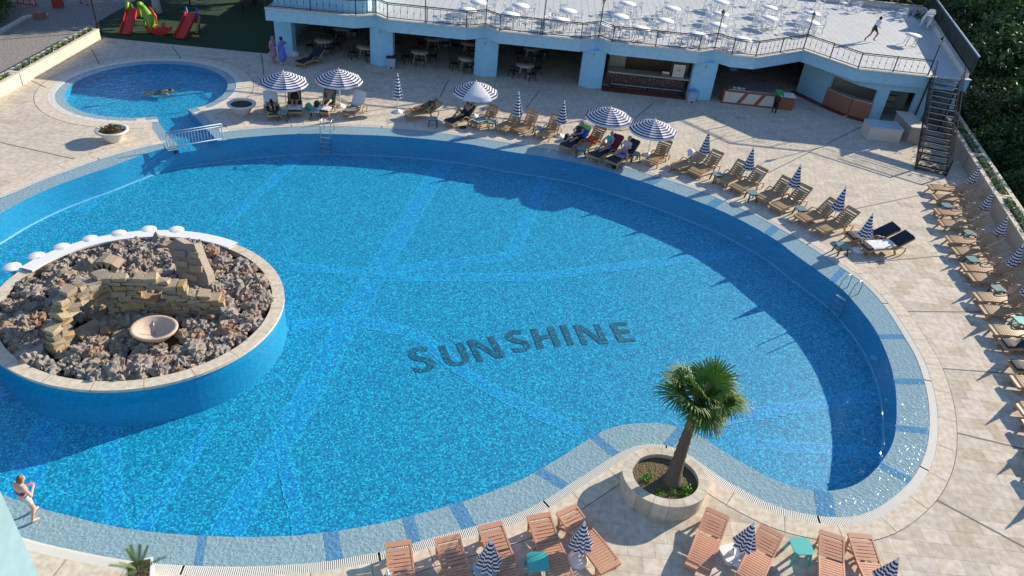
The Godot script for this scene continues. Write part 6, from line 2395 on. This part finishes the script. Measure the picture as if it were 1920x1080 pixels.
func bin(at, lid, label):
	var t = thing("pedal_bin", label, "bin", at, 0.2)
	var s = S()
	box(s, Vector3(0, 0.33, 0), Vector3(0.5, 0.66, 0.45), Basis.IDENTITY, 1.18)
	put("body", s, M.pale_blue_plastic, t)
	s = S()
	box(s, Vector3(0, 0.71, 0), Vector3(0.63, 0.1, 0.58), Basis.IDENTITY, 0.85)
	put("lid", s, lid, t)
	s = S()
	box(s, Vector3(0, 0.05, 0.26), Vector3(0.14, 0.05, 0.12))
	put("pedal", s, M.black, t)

func small_things():
	var p0 = G2(603, 251)
	ladder(Vector3(G(611, 251).x, -0.02, G(611, 251).z), Vector2(0.03, -1.0), "chrome pool ladder at the far edge near the channel")
	ladder(Vector3(G(1583, 551).x, -0.02, G(1583, 551).z), Vector2(0.80, -0.6), "chrome pool ladder at the right edge below the dark loungers")
	# footrail over the channel
	var a = G(316, 281)
	var b = G(419, 263)
	var t = thing("channel_barrier", "pale metal barrier rail across the mouth of the channel", "railing", Vector3.ZERO)
	for h in [0.12, 0.78, 0.9]:
		tube_thing(t, "rail", [a + Vector3.UP * h, b + Vector3.UP * h], 0.028, M.pale_blue_plastic)
	for k in 19:
		var q = a.lerp(b, k / 18.0)
		tube_thing(t, "post" if k % 18 == 0 else "bar", [q + Vector3.UP * (-0.3 if k % 18 else -0.02), q + Vector3.UP * 0.9] if k % 18 == 0 else [q + Vector3.UP * 0.12, q + Vector3.UP * 0.78], 0.016 if k % 18 else 0.03, M.pale_blue_plastic, 6)
	flower_bowl(Vector3(-20.5, 0, -33.5), "white bowl planter full of red flowers beside the channel", true)
	flower_bowl(G(455, 212) * Vector3(1, 0, 1), "white bowl planter with bare dark soil near the first umbrella", false)
	bin(G(733, 126) * Vector3(1, 0, 1), M.black, "pale bin with a dark lid beside the second blue pillar")
	bin(G(1294, 190) * Vector3(1, 0, 1), M.bin_blue, "pale bin with a blue lid beside the bar pillar")
	# towels and belongings
	towel(L[0], 0.95, 1.2, 2.2, -0.36, 0.36, M.white_cloth, "white towel hung over the first lounger back")
	towel(L[1], 0.95, 0.05, 0.95, -0.33, 0.33, M.white_cloth, "white towel spread under the person in black")
	towel(L[2], 0.95, 0.05, 1.0, -0.33, 0.33, M.white_cloth, "white towel spread on the leafy patterned lounger")
	towel(L[3], 0.95, 1.05, 2.2, -0.34, 0.34, M.grey_stripe if M.has("grey_stripe") else M.white_cloth, "pale crumpled towel draped on the grey cushioned lounger")
	towel(L[6], 0.85, 0.1, 1.05, -0.28, 0.24, M.teal_cloth, "pale blue patterned towel on the lounger beside the towel-draped umbrella")
	towel(L[10], 0.8, 1.98, 2.22, -0.36, 0.36, M.lime_cloth, "lime green towel over the top of the lounger behind the seated person")
	towel(L[10], 0.8, 1.5, 1.97, -0.36, 0.36, M.blue_plastic, "blue towel on the lounger back below a lime towel")
	towel(L[11], 0.9, 0.75, 1.4, -0.33, 0.33, M.orange_cloth, "orange towel bunched on the lounger between two sunbathers")
	towel(L[12], 0.8, 1.35, 2.22, -0.36, 0.0, M.red_cloth, "dark red towel on the lounger back beside blue bikini")
	towel(L[13], 0.8, 0.55, 1.05, -0.3, 0.3, M.lilac_cloth, "lilac towel on the lap of the seated person")
	towel(L[24], 0.55, 0.25, 1.4, -0.34, 0.34, M.white_cloth, "white towel spread over the last dark cushioned lounger")
	# white cloth hung over one open umbrella
	var u = G(893, 154, 2.05)
	var s = S(true)
	var n = 14
	for i in n:
		for k in 8:
			var q = []
			for w in [[i, k], [i + 1, k], [i + 1, k + 1], [i, k + 1]]:
				var f = w[0] / float(n)
				var az = lerpf(0.75, 2.0, w[1] / 8.0)
				var r = 1.40 * f
				var y = 0.06 - 0.53 * pow(min(r / 1.32, 1.0), 1.35)
				if w[1] % 2:
					y += 0.025
				if f > 0.92:
					y -= (f - 0.92) * 2.5
				q.append(Vector3(u.x + cos(az) * r, u.y + y, u.z + sin(az) * r))
			quad(s, q[0], q[1], q[2], q[3])
	tag(put("draped_cloth", s, M.white_cloth), "white cloth draped over the top of an open striped umbrella", "cloth")
	# white towel behind the lowered lounger
	var q1 = G(1312, 284, 0.75)
	s = S(true)
	for i in 10:
		for k in 6:
			var q = []
			for w in [[i, k], [i + 1, k], [i + 1, k + 1], [i, k + 1]]:
				q.append(q1 + Vector3(lerpf(-0.65, 0.65, w[0] / 10.0), 0.12 * sin(w[0] * 1.1) - absf(w[1] - 3) * 0.09, lerpf(-0.3, 0.3, w[1] / 6.0)))
			quad(s, q[0], q[1], q[2], q[3])
	tag(put("beach_towel", s, M.white_cloth), "white towel heaped over the lowered lounger head", "towel")
	# bags and shoes
	for q in [[580, 205, M.turquoise_plastic, "turquoise bag on the deck between two sunbathers"], [596, 200, M.green_cloth, "dark bag standing between the umbrella loungers"], [868, 240, M.black, "pair of black shoes on the deck at the pool edge"], [1152, 314, M.black, "black sandals on the pool shelf beside loungers"], [1063, 262, M.navy_cloth, "dark bag beside the lounger with a lime towel"], [1120, 285, M.pale_blue_plastic, "crumpled pale bag among the group of sunbathers"], [553, 106, M.white_cloth, "white bag on a chair by the first pillar"]]:
		var at = G(q[0], q[1])
		var o = thing("beach_bag" if not "s" in String(q[3]).split(" ")[1] else "footwear", q[3], "bag", at, rng.randf() * 3)
		s = S(true)
		lathe(s, [Vector2(0.0, 0.0), Vector2(0.2, 0.01), Vector2(0.24, 0.12), Vector2(0.18, 0.28), Vector2(0.1, 0.34), Vector2(0.0, 0.33)] if q[1] < 239 or q[0] > 1060 and q[0] < 1130 else [Vector2(0, 0), Vector2(0.16, 0.01), Vector2(0.17, 0.05), Vector2(0.08, 0.09), Vector2(0, 0.09)], 12, Vector3.ZERO, 1.3, 0.8)
		put("body", s, q[2], o)
		s = S(true)
		tube(s, [Vector3(-0.12, 0.25, 0), Vector3(-0.06, 0.42, 0), Vector3(0.06, 0.42, 0), Vector3(0.12, 0.25, 0)] if q[1] < 239 else [Vector3(-0.12, 0.05, 0), Vector3(0, 0.11, 0.02), Vector3(0.12, 0.05, 0)], 0.014, 5)
		put("strap", s, q[2], o)
	# potted plant by the hotel
	var pp = G(270, 1096)
	t = thing("white_pot", "white square pot below the pool edge by the hotel", "planter", pp * Vector3(1, 0, 1), 0.4)
	s = S()
	box(s, Vector3(0, 0.3, 0), Vector3(0.5, 0.6, 0.5), Basis.IDENTITY, 1.15)
	put("pot", s, M.white_plastic, t)
	s = S()
	box(s, Vector3(0, 0.6, 0), Vector3(0.48, 0.02, 0.48))
	put("soil", s, M.soil, t)
	t = thing("spiky_plant", "spiky green plant with long toothed leaves in the white pot", "plant", Vector3(pp.x, 0.6, pp.z))
	var r = RandomNumberGenerator.new()
	r.seed = 8
	for k in 11:
		s = S()
		var az = TAU * k / 11.0 + r.randf() * 0.3
		var el = r.randf_range(0.35, 1.1)
		var d = Vector3(cos(az) * cos(el), sin(el), sin(az) * cos(el))
		var sd = d.cross(Vector3.UP).normalized()
		var c0 = Vector3(0.14, 0.2, 0.06) * r.randf_range(0.7, 1.2)
		s.set_color(Color(c0.x, c0.y, c0.z))
		for j in 12:
			var f = j / 12.0
			var c = d * (0.1 + 0.6 * f) - Vector3.UP * 0.12 * f * f
			for x in [-1, 1]:
				tri(s, c, c + sd * x * 0.11 * (1 - f * 0.5) + d * 0.09, c + d * 0.045)
		put("leaf", s, M.leaf, t)
